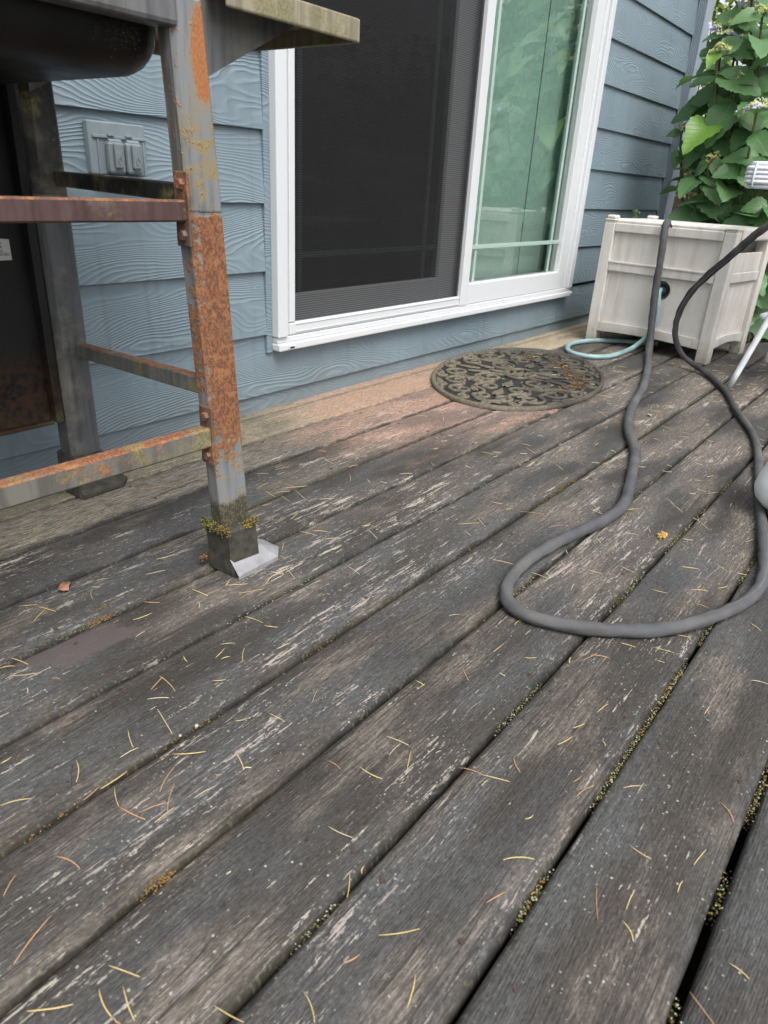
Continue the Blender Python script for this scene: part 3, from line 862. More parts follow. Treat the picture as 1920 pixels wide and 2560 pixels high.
# ================================================================== OUTLET COVER
out = empty('outlet_cover', (1.0, 1.5395, 0.685))
tag(out, 'grey weatherproof double outlet cover on the siding behind the grill', 'outlet cover')
box('mounting_block', -0.070, 0.070, -0.012, 0.006, -0.053, 0.050, M['outlet'], out, 0.003)
box('top_ledge', -0.062, 0.0705, -0.016, -0.0125, 0.018, 0.024, M['outlet'], out, 0.001)
box('bottom_ledge', -0.064, 0.078, -0.018, -0.0125, -0.060, -0.054, M['outlet'], out, 0.001)
box('side_rib', -0.052, -0.048, -0.0145, -0.0125, -0.052, 0.016, M['outlet'], out, 0.0005)
box('side_rib', 0.060, 0.064, -0.0145, -0.0125, -0.052, 0.016, M['outlet'], out, 0.0005)
for cx in (-0.016, 0.028):
    bm = bmesh.new()
    add_box(bm, cx - 0.0195, cx + 0.0195, -0.030, -0.013, -0.050, 0.012, 0.005, 2)
    lid = from_bm('flip_lid', bm, M['outlet_lid'], out)
    bm = bmesh.new()
    add_box(bm, cx - 0.010, cx + 0.010, -0.038, -0.0305, -0.040, 0.010, 0.0035, 2)
    from_bm('lid_ridge', bm, M['outlet_lid'], lid)
    # embossed oval mark and curl
    tube('embossed_mark', [Vector((cx + 0.004 * math.cos(a), -0.0385, -0.024 + 0.007 * math.sin(a))) for a in [i * math.pi / 6 for i in range(11)]], 0.0007, M['outlet_lid'], lid, 6)
    bm = bmesh.new()
    bmesh.ops.create_cone(bm, cap_ends=True, segments=12, radius1=0.005, radius2=0.005, depth=0.030, matrix=Matrix.Translation((cx, -0.022, 0.0125)) @ Matrix.Rotation(R_(90), 4, 'Y'))
    from_bm('hinge', bm, M['outlet_lid'], lid)
    box('hinge_tab', cx - 0.012, cx + 0.004, -0.020, -0.013, 0.0225, 0.0265, M['outlet_lid'], lid, 0.0008)

# ================================================================== DOWNSPOUT
ds = empty('downspout', (4.715, 1.52, 0))
tag(ds, 'ribbed blue grey metal downspout at the house corner', 'downspout')
V, F = [], []
prof = [(-0.055, 0.023)]
nr = 4
for i in range(nr):
    a = 0.019 - i * (0.038 / nr)
    prof += [(-0.055, a), (-0.050, a - 0.0016), (-0.050, a - 0.0048), (-0.055, a - 0.0062)]
prof += [(-0.055, -0.023), (-0.051, -0.027), (0.051, -0.027), (0.055, -0.023), (0.055, 0.023), (0.051, 0.027), (-0.051, 0.027)]
for z in (-0.3, 2.5):
    V += [(a, b, z) for a, b in prof]
k = len(prof)
F = [(i, (i + 1) % k, k + (i + 1) % k, k + i) for i in range(k)] + [tuple(range(k))[::-1], tuple(range(k, 2 * k))]
from_py('pipe', V, F, M['downspout'], ds)
for z in (0.5, 1.9):
    box('strap', -0.058, 0.058, -0.030, 0.030, z, z + 0.025, M['downspout'], ds, 0.001)

# ================================================================== GRILL CART
grill = empty('barbecue_grill', (0.3, 1.1, 0))
tag(grill, 'old rusty barbecue grill cart with black firebox at the left', 'grill')
GO = Vector((0.3, 1.1, 0))
def gl(o):
    # geometry is written in scene coordinates; shift it so that the Empty sits at the base
    o.data.transform(Matrix.Translation(-GO))
    return o
def leg_pt(z, top=0):
    return 0.722 - 0.048 * z

def leg(xc, yc, lean, w, d, mat, zt, front, mat_up=None):
    def ring(bm, z, ww, dd, ch):
        x = xc - lean * z
        hw, hd = ww / 2, dd / 2
        pts = [(-hw + ch, -hd), (hw - ch * .4, -hd), (hw, -hd + ch * .4), (hw, hd - ch * .4), (hw - ch * .4, hd), (-hw + ch * .4, hd), (-hw, hd - ch * .4), (-hw, -hd + ch)]
        return [bm.verts.new((x + a, yc + b, z)) for a, b in pts]
    def loft(zs):
        bm = bmesh.new()
        rs = [ring(bm, *q) for q in zs]
        for a, b in zip(rs[:-1], rs[1:]):
            for j in range(8):
                bm.faces.new((a[j], a[(j + 1) % 8], b[(j + 1) % 8], b[j]))
        bm.faces.new(rs[0][::-1]); bm.faces.new(rs[-1])
        return bm
    up = gl(from_bm('leg', loft([(0.598, w - 0.002, d + 0.002, 0.012), (0.60, w - 0.001, d + 0.003, 0.012), (zt - 0.004, w - 0.007, d + 0.003, 0.013), (zt, w - 0.010, d - 0.002, 0.012)]), mat_up or mat, grill))
    gl(from_bm('lower_tube', loft([(0.07, w, d, 0.010), (0.5975, w, d, 0.010)]), mat, up))
    boot = gl(from_bm('foot_boot', loft([(0.001, w + 0.010, d + 0.032, 0.004), (0.012, w + 0.010, d + 0.032, 0.004), (0.030, w + 0.007, d + 0.028, 0.004), (0.088, w + 0.005, d + 0.026, 0.004), (0.092, w + 0.002, d + 0.018, 0.004)]), M['boot'], up))
    # flared sole plate on the outer side
    x, y = xc - 0.735, yc - 0.881
    P_ = [(0.701, 0.832, 0.002), (0.800, 0.836, 0.002), (0.826, 0.862, 0.002), (0.826, 0.905, 0.002),
          (0.701, 0.832, 0.010), (0.800, 0.836, 0.010), (0.826, 0.862, 0.010), (0.826, 0.905, 0.010),
          (0.700, 0.8525, 0.036), (0.776, 0.856, 0.036), (0.779, 0.860, 0.036), (0.779, 0.905, 0.036)]
    V = [(a + x, b + y, c_) for a, b, c_ in P_]
    F = [(3, 2, 1, 0), (8, 9, 10, 11)]
    for a in (0, 4):
        for j in range(3):
            F.append((a + j, a + j + 1, a + 5 + j, a + 4 + j))
    F += [(0, 4, 8, 11, 7, 3)]
    gl(from_py('foot_sole', V, F, M['foot'] if front else M['boot'], up))
    return up
fleg = leg(0.735, 0.881, 0.062, 0.056, 0.038, M['leg'], 0.848, True)
rleg = leg(0.735, 1.372, 0.0, 0.064, 0.052, M['steel'], 0.80, False, M['bar_dark'])
leg(-0.31, 0.881, -0.062, 0.056, 0.038, M['leg'], 0.848, False)
leg(-0.31, 1.372, 0.0, 0.064, 0.052, M['steel'], 0.80, False, M['bar_dark'])
def gbox(name, x0, x1, y0, y1, z0, z1, mat, bev=0.003, parent=None):
    return gl(box(name, x0, x1, y0, y1, z0, z1, mat, parent or grill, bev))
def gbar(name, a, b, hy, hz, mat):
    # straight bar from a to b with half sizes
    a, b = Vector(a), Vector(b)
    d = (b - a).normalized()
    s = Vector((0, 0, 1)).cross(d).normalized()
    u = d.cross(s)
    V = []
    ch = min(hy, hz) * 0.25
    for p in (a, b):
        for (i, j) in ((-hy + ch, -hz), (hy - ch, -hz), (hy, -hz + ch), (hy, hz - ch), (hy - ch, hz), (-hy + ch, hz), (-hy, hz - ch), (-hy, -hz + ch)):
            V.append(p + s * i + u * j)
    F = [(i, (i + 1) % 8, 8 + (i + 1) % 8, 8 + i) for i in range(8)] + [tuple(range(8))[::-1], tuple(range(8, 16))]
    return gl(from_py(name, V, F, mat, grill))
ub = gbar('cross_bar', (-0.29, 0.878, 0.5985), (0.6645, 0.878, 0.5985), 0.010, 0.0140, M['bar_up'])
ub['label'] = 'purple brown rusted upper cross bar'
lb = gbar('cross_bar', (-0.29, 0.880, 0.261), (0.6855, 0.880, 0.261), 0.012, 0.0165, M['bar_low'])
lb['label'] = 'lower cross bar with green grey paint and rusted top'
for (zc, xx, yy) in ((0.5985, 0.6685, 0.878), (0.261, 0.6895, 0.880)):
    fl = gbox('bolt_flange', xx - 0.0035, xx + 0.0005, yy - 0.015, yy + 0.015, zc - 0.047, zc + 0.050, M['bracket'], 0.0012)
    for dz in (-0.032, 0.034):
        bm = bmesh.new()
        bmesh.ops.create_cone(bm, cap_ends=True, segments=6, radius1=0.008, radius2=0.0065, depth=0.006, matrix=Matrix.Translation((xx - 0.0065, yy - 0.002, zc + dz)) @ Matrix.Rotation(R_(-90), 4, 'Y'))
        gl(from_bm('bolt', bm, M['bracket'], fl))
gbar('side_bar', (0.699, 0.901, 0.341), (0.752, 1.345, 0.310), 0.010, 0.0140, M['bar_side'])
gbar('side_bar', (0.684, 0.901, 0.621), (0.752, 1.345, 0.624), 0.009, 0.0125, M['bar_dark'])
gbox('side_clip', 0.7365, 0.7405, 0.892, 0.902, 0.300, 0.328, M['bracket'], 0.001)
# rear panel with folded flange
pan = gbox('rear_panel', -0.27, 0.690, 1.372, 1.376, 0.172, 0.80, M['panel'], 0.001)
gbox('panel_flange', 0.679, 0.6945, 1.345, 1.3715, 0.172, 0.80, M['panel'], 0.002)
gbox('panel_lip', -0.27, 0.678, 1.352, 1.3715, 0.168, 0.176, M['panel'], 0.002)
# warning sticker with the words that show
stk = gbox('warning_label', 0.53, 0.6535, 1.3695, 1.3713, 0.4845, 0.533, M['paper'], 0.0)
bmx = bmesh.new(); bmx.from_mesh(stk.data)
for v in bmx.verts:
    if v.co.x > 0.3 and v.co.z > 0.52: v.co.z -= 0.013
bmx.to_mesh(stk.data); bmx.free()
def text_part(txt, size, loc, rot, mat, parent, align='RIGHT'):
    cu = bpy.data.curves.new('lettering', 'FONT')
    cu.body = txt
    cu.size = size
    cu.align_x = align
    cu.extrude = 0.00005
    tmp = bpy.data.objects.new('tmp', cu)
    COL.objects.link(tmp)
    bpy.context.view_layer.update()
    me = bpy.data.meshes.new_from_object(tmp.evaluated_get(bpy.context.evaluated_depsgraph_get()))
    bpy.data.objects.remove(tmp)
    me.transform(Matrix.Translation(Vector(loc)) @ rot)
    me.materials.clear()
    o = link('lettering', me, parent, mat)
    return o
rot = Matrix.Rotation(R_(90), 4, 'X')
for txt, sz, x, z in (('ano', 0.0085, 0.639, 0.512), ('aste', 0.0085, 0.639, 0.5055), ('gue', 0.0085, 0.639, 0.498), ('incendio', 0.0085, 0.6505, 0.4925), ('00000', 0.0035, 0.650, 0.4865)):
    if txt == '00000':
        continue
    gl(text_part(txt, sz, (x, 1.3692, z), rot, M['ink'], stk))
# firebox, apron rail, lid
bm = bmesh.new()
add_box(bm, -0.20, 0.690, 0.905, 1.33, 0.757, 0.95, 0.055, 5)
fb = gl(from_bm('firebox', bm, M['black'], grill, True))
lathe_ring = tube('burner_hole', [Vector((0.52 + 0.010 * math.cos(a), 0.9035, 0.835 + 0.010 * math.sin(a))) for a in [i * math.pi / 8 for i in range(17)]], 0.004, M['moss_o'], fb, 6)
gl(lathe_ring)
bm = bmesh.new()
add_box(bm, -0.28, 0.668, 0.862, 0.900, 0.812, 0.868, 0.006, 2)
gl(from_bm('front_rail', bm, M['rail'], grill))
gbar('rear_rail', (-0.28, 1.36, 0.83), (0.72, 1.36, 0.83), 0.012, 0.028, M['rail'])
# domed lid (above the frame)
V, F = [], []
N = 14
for xx in (-0.21, 0.69):
    for i in range(N + 1):
        a = math.pi * i / N
        V.append((xx, 1.115 - 0.225 * math.cos(a), 0.955 + 0.24 * math.sin(a)))
for i in range(N):
    F.append((i, i + 1, N + 2 + i, N + 1 + i))
F.append(tuple(range(N + 1))[::-1]); F.append(tuple(range(N + 1, 2 * N + 2)))
gl(from_py('lid', V, F, M['black'], grill, False))
gbar('lid_handle', (0.0, 0.845, 1.03), (0.5, 0.845, 1.03), 0.012, 0.012, M['steel'])
for x in (0.02, 0.46):
    gbox('handle_post', x, x + 0.02, 0.855, 0.915, 1.02, 1.04, M['steel'], 0.002)
# side shelf: open tray
sh = gbox('side_shelf', 0.735, 0.985, 0.842, 1.300, 0.866, 0.874, M['shelf'], 0.002)
gbox('shelf_skirt', 0.725, 0.985, 0.836, 0.842, 0.842, 0.8735, M['shelf'], 0.0025, sh)
gbox('shelf_skirt', 0.9855, 0.991, 0.838, 1.300, 0.842, 0.8735, M['shelf'], 0.0025, sh)
gbox('shelf_skirt', 0.735, 0.985, 1.3005, 1.306, 0.842, 0.8735, M['shelf'], 0.0025, sh)
for y in (0.898, 1.34):
    V = [(0.716, y, 0.757), (0.716, y, 0.8655), (0.915, y, 0.8655), (0.905, y, 0.853)]
    V += [(a, y + 0.004, c_) for a, b_, c_ in V]
    gl(from_py('shelf_bracket', V, [(0, 1, 2, 3), (7, 6, 5, 4), (0, 4, 5, 1), (1, 5, 6, 2), (2, 6, 7, 3), (3, 7, 4, 0)], M['rail'] if y < 1 else M['steel'], grill))

# ================================================================== HOSE REEL BOX
BX, BY = 3.345, 1.335
brot = math.atan2(-0.9925, -0.122)
hb = empty('hose_box', (BX, BY, 0), brot)
tag(hb, 'taupe resin hose reel box with panelled front beside the house wall', 'hose box')
W, D, H = 0.595, 0.44, 0.548
def bbox(name, x0, x1, y0, y1, z0, z1, parent=None, bev=0.004, mat=None):
    return box(name, x0, x1, y0, y1, z0, z1, mat or M['box'], parent or hb, bev)
PW = 0.052
for (x, y, fin) in ((0, 0, 1), (W - PW, 0, 0), (0, D - PW, 1), (W - PW, D - PW, 0)):
    p = bbox('corner_post', x, x + PW, y, y + PW, 0, H - 0.012)
    bbox('post_collar', x + 0.002, x + PW - 0.002, y + 0.002, y + PW - 0.002, H - 0.0115, H - 0.004, p, 0.002)
    bbox('post_cap', x - 0.001, x + PW + 0.001, y - 0.001, y + PW + 0.001, H - 0.0035, H + 0.004, p, 0.003)
    if fin:
        bbox('post_finial', x + 0.004, x + PW - 0.004, y + 0.004, y + PW - 0.004, H + 0.0045, H + 0.020, p, 0.007, None)
# front rails
bbox('front_rail', PW + .001, W - PW - .001, 0.002, 0.034, 0.500, H - 0.010)
bbox('front_rail', PW + .001, W - PW - .001, 0.002, 0.034, 0.332, 0.376)
bbox('rail_bead', PW + .001, W - PW - .001, -0.002, 0.0016, 0.368, 0.376, None, 0.0015)
def arch(name, x0, x1, y0, y1, z0, z1, rise, axis=0):
    V, F = [], []
    n = 10
    for i in range(n + 1):
        f = i / n
        a = x0 + (x1 - x0) * f
        zz = z0 + rise * math.sin(math.pi * f)
        zz1 = z1 + rise * 0.6 * math.sin(math.pi * f)
        for (b, z) in ((y0, zz), (y1, zz), (y1, zz1), (y0, zz1)):
            V.append((a, b, z) if axis == 0 else (b, a, z))
    for i in range(n):
        for j in range(4):
            F.append((4 * i + j, 4 * i + (j + 1) % 4, 4 * i + 4 + (j + 1) % 4, 4 * i + 4 + j))
    F += [(0, 3, 2, 1), (4 * n, 4 * n + 1, 4 * n + 2, 4 * n + 3)]
    bm = bmesh.new()
    me = bpy.data.meshes.new('tmp'); me.from_pydata(V, [], F); bm.from_mesh(me)
    return from_bm(name, bm, M['box'], hb)
arch('front_rail', PW + .001, W - PW - .001, 0.002, 0.034, 0.058, 0.100, 0.010)
bbox('front_panel', PW + .001, W - PW - .001, 0.016, 0.024, 0.3765, 0.4995, None, 0.0)
# lower panel with the round reel opening
hx, hz, hr = 0.322, 0.277, 0.041
x0, x1, z0, z1 = PW + .001, W - PW - .001, 0.101, 0.3315
V, F = [], []
NS = 48
for i in range(NS):
    a = 2 * math.pi * i / NS
    ca, sa = math.cos(a), math.sin(a)
    tx = ((x1 - hx) / ca if ca > 1e-6 else (x0 - hx) / ca if ca < -1e-6 else 1e9)
    tz = ((z1 - hz) / sa if sa > 1e-6 else (z0 - hz) / sa if sa < -1e-6 else 1e9)
    tt = min(tx, tz)
    V += [(hx + ca * tt, 0.016, hz + sa * tt), (hx + ca * hr, 0.016, hz + sa * hr), (hx + ca * hr, 0.055, hz + sa * hr)]
for i in range(NS):
    j = (i + 1) % NS
    F += [(3 * i, 3 * j, 3 * j + 1, 3 * i + 1), (3 * i + 1, 3 * j + 1, 3 * j + 2, 3 * i + 2)]
# the four corners
base = len(V)
V += [(x1, 0.016, z1), (x0, 0.016, z1), (x0, 0.016, z0), (x1, 0.016, z0)]
fp = from_py('front_panel', V, F, M['box'], hb)
for (cxx, czz) in ((x1, z1), (x0, z1), (x0, z0), (x1, z0)):
    best = sorted(range(NS), key=lambda i: (V[3 * i][0] - cxx) ** 2 + (V[3 * i][2] - czz) ** 2)[:1][0]
    bmx = None
    p_a, p_b = V[3 * best], V[3 * ((best + 1) % NS)]
    p_c = V[3 * ((best - 1) % NS)]
    from_py('panel_corner', [(cxx, 0.0163, czz), (p_a[0], 0.0163, p_a[2]), (p_b[0], 0.0163, p_b[2]), (p_c[0], 0.0163, p_c[2])], [(0, 1, 2), (0, 3, 1)], M['box'], fp)
def disc(name, r, y, mat, parent, depth=0.004, x=hx, z=hz, segs=28):
    bm = bmesh.new()
    bmesh.ops.create_cone(bm, cap_ends=True, segments=segs, radius1=r, radius2=r * 0.94, depth=depth, matrix=Matrix.Translation((x, y, z)) @ Matrix.Rotation(R_(90), 4, 'X'))
    return from_bm(name, bm, mat, parent)
hub = disc('reel_disc', 0.0385, 0.036, M['reel'], hb, 0.006)
disc('reel_ring', 0.028, 0.031, M['dark'], hub, 0.004)
disc('reel_hub', 0.016, 0.027, M['reel'], hub, 0.008)
disc('hub_nut', 0.009, 0.020, M['rail'], hub, 0.010, hx, hz, 8)
# sides with ribs
for sx, nm in ((W - 0.020, 1), (0.012, 0)):
    V, F = [], []
    n = 44
    for i in range(n + 1):
        y = PW + 0.001 + (D - 2 * PW - 0.002) * i / n
        dd = 0.0022 * (1 if i % 2 else -1) * (1 if nm else -1)
        V += [(sx + dd, y, 0.10), (sx + dd, y, 0.334)]
    for i in range(n): F.append((2 * i, 2 * i + 2, 2 * i + 3, 2 * i + 1))
    from_py('ribbed_side', V, F, M['box'], hb)
    xa, xb = (W - 0.034, W - 0.008) if nm else (0.008, 0.034)
    bbox('side_rail', xa, xb, PW + .001, D - PW - .001, 0.335, 0.376)
    bbox('side_panel', xa + 0.006, xb - 0.006, PW + .001, D - PW - .001, 0.3765, 0.455, None, 0.002)
    arch('side_rail', PW + .001, D - PW - .001, xa, xb, 0.060, 0.099, 0.016, 1)
bbox('back_panel', PW + .001, W - PW - .001, D - 0.03, D - 0.02, 0.06, H - 0.02, None, 0.001)
bbox('inner_floor', 0.03, W - 0.03, 0.04, D - 0.04, 0.085, 0.09, None, 0.0, M['dark'])
# lid: slightly crowned slab, with notch for the hose in front
bm = bmesh.new()
add_box(bm, 0.006, W + 0.006, PW + 0.004, D - 0.004 - PW, H - 0.045, H + 0.006, 0.010, 3)
from_bm('lid', bm, M['box'], hb)
bbox('lid_front', PW + .001, W - PW - .001, 0.010, PW + 0.003, H - 0.0095, H + 0.002, None, 0.004)
tube('hose_notch', [Vector((0.292 + 0.022 * math.cos(a), 0.004, H - 0.012 + 0.017 * math.sin(a))) for a in [math.pi * i / 10 for i in range(11)]], 0.0035, M['dark'], hb, 6)
# a little green sprig shows behind the corner post
spr = empty('green_sprig', (3.62, 1.30, 0.545))
bm = bmesh.new()
for i in range(14):
    a = rng.uniform(0, 6.28)
    bmesh.ops.create_icosphere(bm, subdivisions=1, radius=rng.uniform(0.006, 0.010), matrix=Matrix.Translation((math.cos(a) * rng.uniform(0, .018), math.sin(a) * rng.uniform(0, .018), rng.uniform(0.0, 0.045))))
from_bm('sprig', bm, M['leaf_dark'], spr, False)
tag(spr, 'small dark green sprig showing behind the hose box corner post', 'sprig')

# ================================================================== HOSES
A = [(3.336, 1.047, 0.520), (3.318, 1.045, 0.551), (3.285, 1.041, 0.548), (3.272, 1.036, 0.50), (3.268, 1.03, 0.44), (3.266, 1.024, 0.336), (3.264, 1.016, 0.227), (3.262, 1.003, 0.115), (3.245, 0.990, 0.045), (3.17, 0.962, 0.020),
     (2.98, 0.897, 0.0125), (2.606, 0.787, 0.0125), (2.392, 0.739, 0.0125), (2.197, 0.687, 0.0125), (2.054, 0.635, 0.0125), (1.956, 0.587, 0.0125), (1.864, 0.546, 0.0125), (1.728, 0.503, 0.0125), (1.606, 0.467, 0.0125), (1.493, 0.440, 0.0125), (1.39, 0.442, 0.0125),
     (1.294, 0.459, 0.0125), (1.196, 0.474, 0.0125), (1.094, 0.479, 0.0125), (1.008, 0.466, 0.0125), (0.958, 0.440, 0.0125), (0.938, 0.401, 0.0125), (0.946, 0.350, 0.0125), (0.972, 0.299, 0.0125), (1.009, 0.247, 0.0125), (1.045, 0.211, 0.0125), (1.115, 0.168, 0.0125), (1.201, 0.133, 0.0125),
     (1.281, 0.115, 0.0125), (1.355, 0.116, 0.0125), (1.443, 0.132, 0.0125), (1.558, 0.158, 0.0125), (1.702, 0.192, 0.0125), (1.906, 0.240, 0.0125), (2.132, 0.290, 0.0125), (2.296, 0.336, 0.0125), (2.445, 0.397, 0.0125), (2.583, 0.458, 0.0125), (2.793, 0.540, 0.0125), (2.969, 0.632, 0.0125), (3.07, 0.705, 0.018),
     (3.105, 0.757, 0.030), (3.12, 0.816, 0.062), (3.12, 0.848, 0.111), (3.12, 0.862, 0.166), (3.12, 0.858, 0.234), (3.12, 0.832, 0.308), (3.12, 0.784, 0.378), (3.12, 0.731, 0.441), (3.12, 0.673, 0.511), (3.12, 0.617, 0.574), (3.13, 0.55, 0.64), (3.15, 0.48, 0.685), (3.18, 0.42, 0.66), (3.2, 0.38, 0.60), (3.2, 0.36, 0.50)]
path = catmull(A, 6)
def hose_r(f):
    P_ = ((0.0, 0.0150), (0.12, 0.0155), (0.30, 0.0135), (0.42, 0.0114), (0.55, 0.0112), (0.66, 0.0102), (0.78, 0.0108), (0.88, 0.0140), (1.0, 0.0140))
    for (a, ra), (b, rb) in zip(P_[:-1], P_[1:]):
        if f <= b: return ra + (rb - ra) * (f - a) / (b - a)
    return 0.014
tagme = tube('grey_hose', path, hose_r, M['hose'], None, 16, None, 0.24, 3)
tag(tagme, 'long grey fabric garden hose looping over the deck from the hose box', 'hose')
T = [(3.362, 1.022, 0.277), (3.32, 1.018, 0.279), (3.290, 1.012, 0.268), (3.281, 1.004, 0.235), (3.279, 0.998, 0.199), (3.277, 0.996, 0.139), (3.275, 1.02, 0.080), (3.265, 1.060, 0.030), (3.21, 1.078, 0.0125), (3.10, 1.080, 0.012), (3.016, 1.095, 0.012), (2.955, 1.149, 0.012), (2.962, 1.224, 0.012), (3.034, 1.285, 0.012), (3.148, 1.318, 0.012), (3.243, 1.308, 0.012), (3.339, 1.267, 0.012), (3.412, 1.199, 0.012), (3.46, 1.13, 0.012), (3.52, 1.04, 0.012)]
teal = tube('teal_hose', catmull(T, 7), 0.0108, M['teal'], None, 12)
tag(teal, 'short teal vinyl hose curling from the round reel opening onto the deck', 'hose')

# ================================================================== DOOR MAT
MC, MA, MB, MR = Vector((2.44, 1.208, 0.0)), 0.505, 0.312, R_(14.0)
mat_e = empty('door_mat', MC, MR)
tag(mat_e, 'oval rubber scrollwork door mat in front of the sliding door', 'mat')
NSEG = 96
def ell(f, k):
    a = 2 * math.pi * k / NSEG
    return (MA * f * math.cos(a), MB * f * math.sin(a))
V, F = [], []
rows = [(1.0, 0.002), (1.0, 0.010), (0.993, 0.0135), (0.962, 0.0135), (0.953, 0.010), (0.948, 0.006), (0.945, 0.004)]
for (f, z) in rows:
    for k in range(NSEG):
        ex, ey = ell(f, k)
        V.append((ex, ey, z))
for i in range(len(rows) - 1):
    for k in range(NSEG):
        a, b = i * NSEG + k, i * NSEG + (k + 1) % NSEG
        F.append((a, b, b + NSEG, a + NSEG))
from_py('rim', V, F, M['mat'], mat_e, True)
V = [(*ell(0.95, k), 0.0042) for k in range(NSEG)]
from_py('backing', V, [tuple(range(NSEG))], M['dark'], mat_e)
def spiral(cx, cy, r, turns, start, hand, tail):
    pts = []
    n = int(22 * turns)
    for i in range(n + 1):
        f = i / n
        rr = r * (0.16 + 0.84 * f)
        a = start + hand * f * turns * 2 * math.pi
        pts.append(Vector((cx + rr * math.cos(a), cy + rr * math.sin(a), 0.0062)))
    d = (pts[-1] - pts[-3]).normalized()
    p = pts[-1]
    ang = math.atan2(d.y, d.x)
    for i in range(5):
        ang -= hand * 0.33
        p = p + Vector((math.cos(ang), math.sin(ang), 0)) * tail / 5
        pts.append(p.copy())
    return [q for q in pts if (q.x / (MA * 0.955)) ** 2 + (q.y / (MB * 0.955)) ** 2 < 1.0]
def scroll(cx, cy, r, turns, start, hand, tail, w=0.0068):
    pts = spiral(cx, cy, r, turns, start, hand, tail)
    if len(pts) < 4: return
    tube('scroll', pts, lambda f: w * (0.75 + 0.4 * f), M['mat'], mat_e, 8)
def fleuron(cx, cy, l, w, ang):
    V, F = [], []
    n = 8
    for i in range(n + 1):
        f = i / n
        ww = w * math.sin(math.pi * (0.06 + 0.92 * f) ** 0.8) * (1 + 0.18 * math.sin(f * 22))
        for s in (-1, 0, 1):
            x = l * (f - 0.5)
            y = s * ww
            V.append((cx + x * math.cos(ang) - y * math.sin(ang), cy + x * math.sin(ang) + y * math.cos(ang), 0.0125 if s == 0 else 0.0075))
    for i in range(n):
        for s in (0, 1):
            a = 3 * i + s
            F.append((a, a + 1, a + 4, a + 3))
    from_py('leaf_ornament', V, F, M['mat'], mat_e, True)
mr = random.Random(11)
for sx in (-1, 1):
    for sy in (-1, 1):
        def S(x, y, r, tr, st, hd, tl):
            st2 = st
            if sx < 0: st2 = math.pi - st2
            if sy < 0: st2 = -st2
            scroll(sx * x, sy * y, r, tr, st2, hd * sx * sy, tl)
        S(0.105, 0.085, 0.058, 1.5, 0.4, 1, 0.08)
        S(0.10, 0.215, 0.052, 1.4, 2.0, -1, 0.08)
        S(0.225, 0.175, 0.055, 1.5, 1.0, 1, 0.09)
        S(0.245, 0.055, 0.050, 1.5, 3.3, -1, 0.08)
        S(0.335, 0.125, 0.048, 1.4, 0.2, 1, 0.06)
        S(0.375, 0.035, 0.038, 1.4, 2.4, -1, 0.07)
        S(0.025, 0.270, 0.022, 1.2, 0.0, 1, 0.03)
        S(0.310, 0.205, 0.026, 1.2, 1.2, -1, 0.05)
        S(0.420, 0.085, 0.024, 1.2, 1.2, 1, 0.04)
        S(0.185, 0.245, 0.024, 1.2, 1.2, 1, 0.04)
        S(0.172, 0.115, 0.022, 1.2, 4.2, -1, 0.05)
        fleuron(sx * 0.165, sy * 0.150, 0.085, 0.015, sy * sx * 0.9)
        fleuron(sx * 0.300, sy * 0.090, 0.075, 0.013, -sy * sx * 0.5)
        fleuron(sx * 0.045, sy * 0.150, 0.085, 0.014, sy * sx * 1.3)
        fleuron(sx * 0.26, sy * 0.235, 0.07, 0.012, -sy * sx * 0.55)
        fleuron(sx * 0.430, sy * 0.02, 0.06, 0.010, 1.3)
for x in (-0.30, -0.17, 0.0, 0.17, 0.30):
    fleuron(x, 0, 0.095, 0.020, 0)
for y in (-0.20, -0.08, 0.08, 0.20):
    fleuron(0, y, 0.085, 0.016, math.pi / 2)
tube('inner_ring', [Vector((0.075 * math.cos(a), 0.055 * math.sin(a), 0.0085)) for a in [i * math.pi / 16 for i in range(33)]], 0.007, M['mat'], mat_e, 8)
# orange needle debris caught in the mat
bm = bmesh.new()
for i in range(800):
    a, r = mr.uniform(0, 6.28), mr.random() ** 0.5
    cx, cy = mr.choice(((0.14, -0.17, ), (0.06, -0.22), (-0.04, -0.23), (0.22, -0.14), (0.30, -0.08), (0.33, 0.05), (-0.12, -0.20)))
    x, y = cx + 0.06 * r * math.cos(a), cy + 0.035 * r * math.sin(a)
    if (x / (MA * .94)) ** 2 + (y / (MB * .94)) ** 2 > 1: continue
    bmesh.ops.create_icosphere(bm, subdivisions=1, radius=mr.uniform(0.0012, 0.0034), matrix=Matrix.Translation((x, y, mr.uniform(0.004, 0.0095))))
ob = from_bm('needle_litter', bm, M['mat_rust'], mat_e)
ob['kind'] = 'stuff'

# ================================================================== PATIO CHAIR, POT
ch = empty('patio_chair', (3.27, 0.30, 0))
tag(ch, 'white tubular patio chair with woven back at the right edge', 'chair')
CO = Vector((3.27, 0.30, 0))
def ctube(name, pts, r, mat='chair', n=5, segs=10, parent=None, flat=None):
    return tube(name, catmull([Vector(p) - CO for p in pts], n), r, M[mat], parent or ch, segs, flat)
for x in (2.96, 3.58):
    ctube('leg', [(x, 0.567, 0.0), (x + (0.012 if x < 3.2 else -0.012), 0.50, 0.26), (x + (0.02 if x < 3.2 else -0.02), 0.46, 0.42)], 0.0115)
    ctube('leg', [(x, 0.02, 0.0), (x + (0.012 if x < 3.2 else -0.012), 0.06, 0.24), (x + (0.02 if x < 3.2 else -0.02), 0.09, 0.42)], 0.0115)
    ctube('arm', [(x, 0.50, 0.62), (x, 0.30, 0.645), (x, 0.06, 0.64), (x + (0.012 if x < 3.2 else -0.012), 0.05, 0.60), (x + (0.015 if x < 3.2 else -0.015), 0.09, 0.42)], 0.016)
ctube('stretcher', [(3.10, 0.545, 0.255), (3.3, 0.52, 0.26), (3.5, 0.50, 0.26)], 0.012)
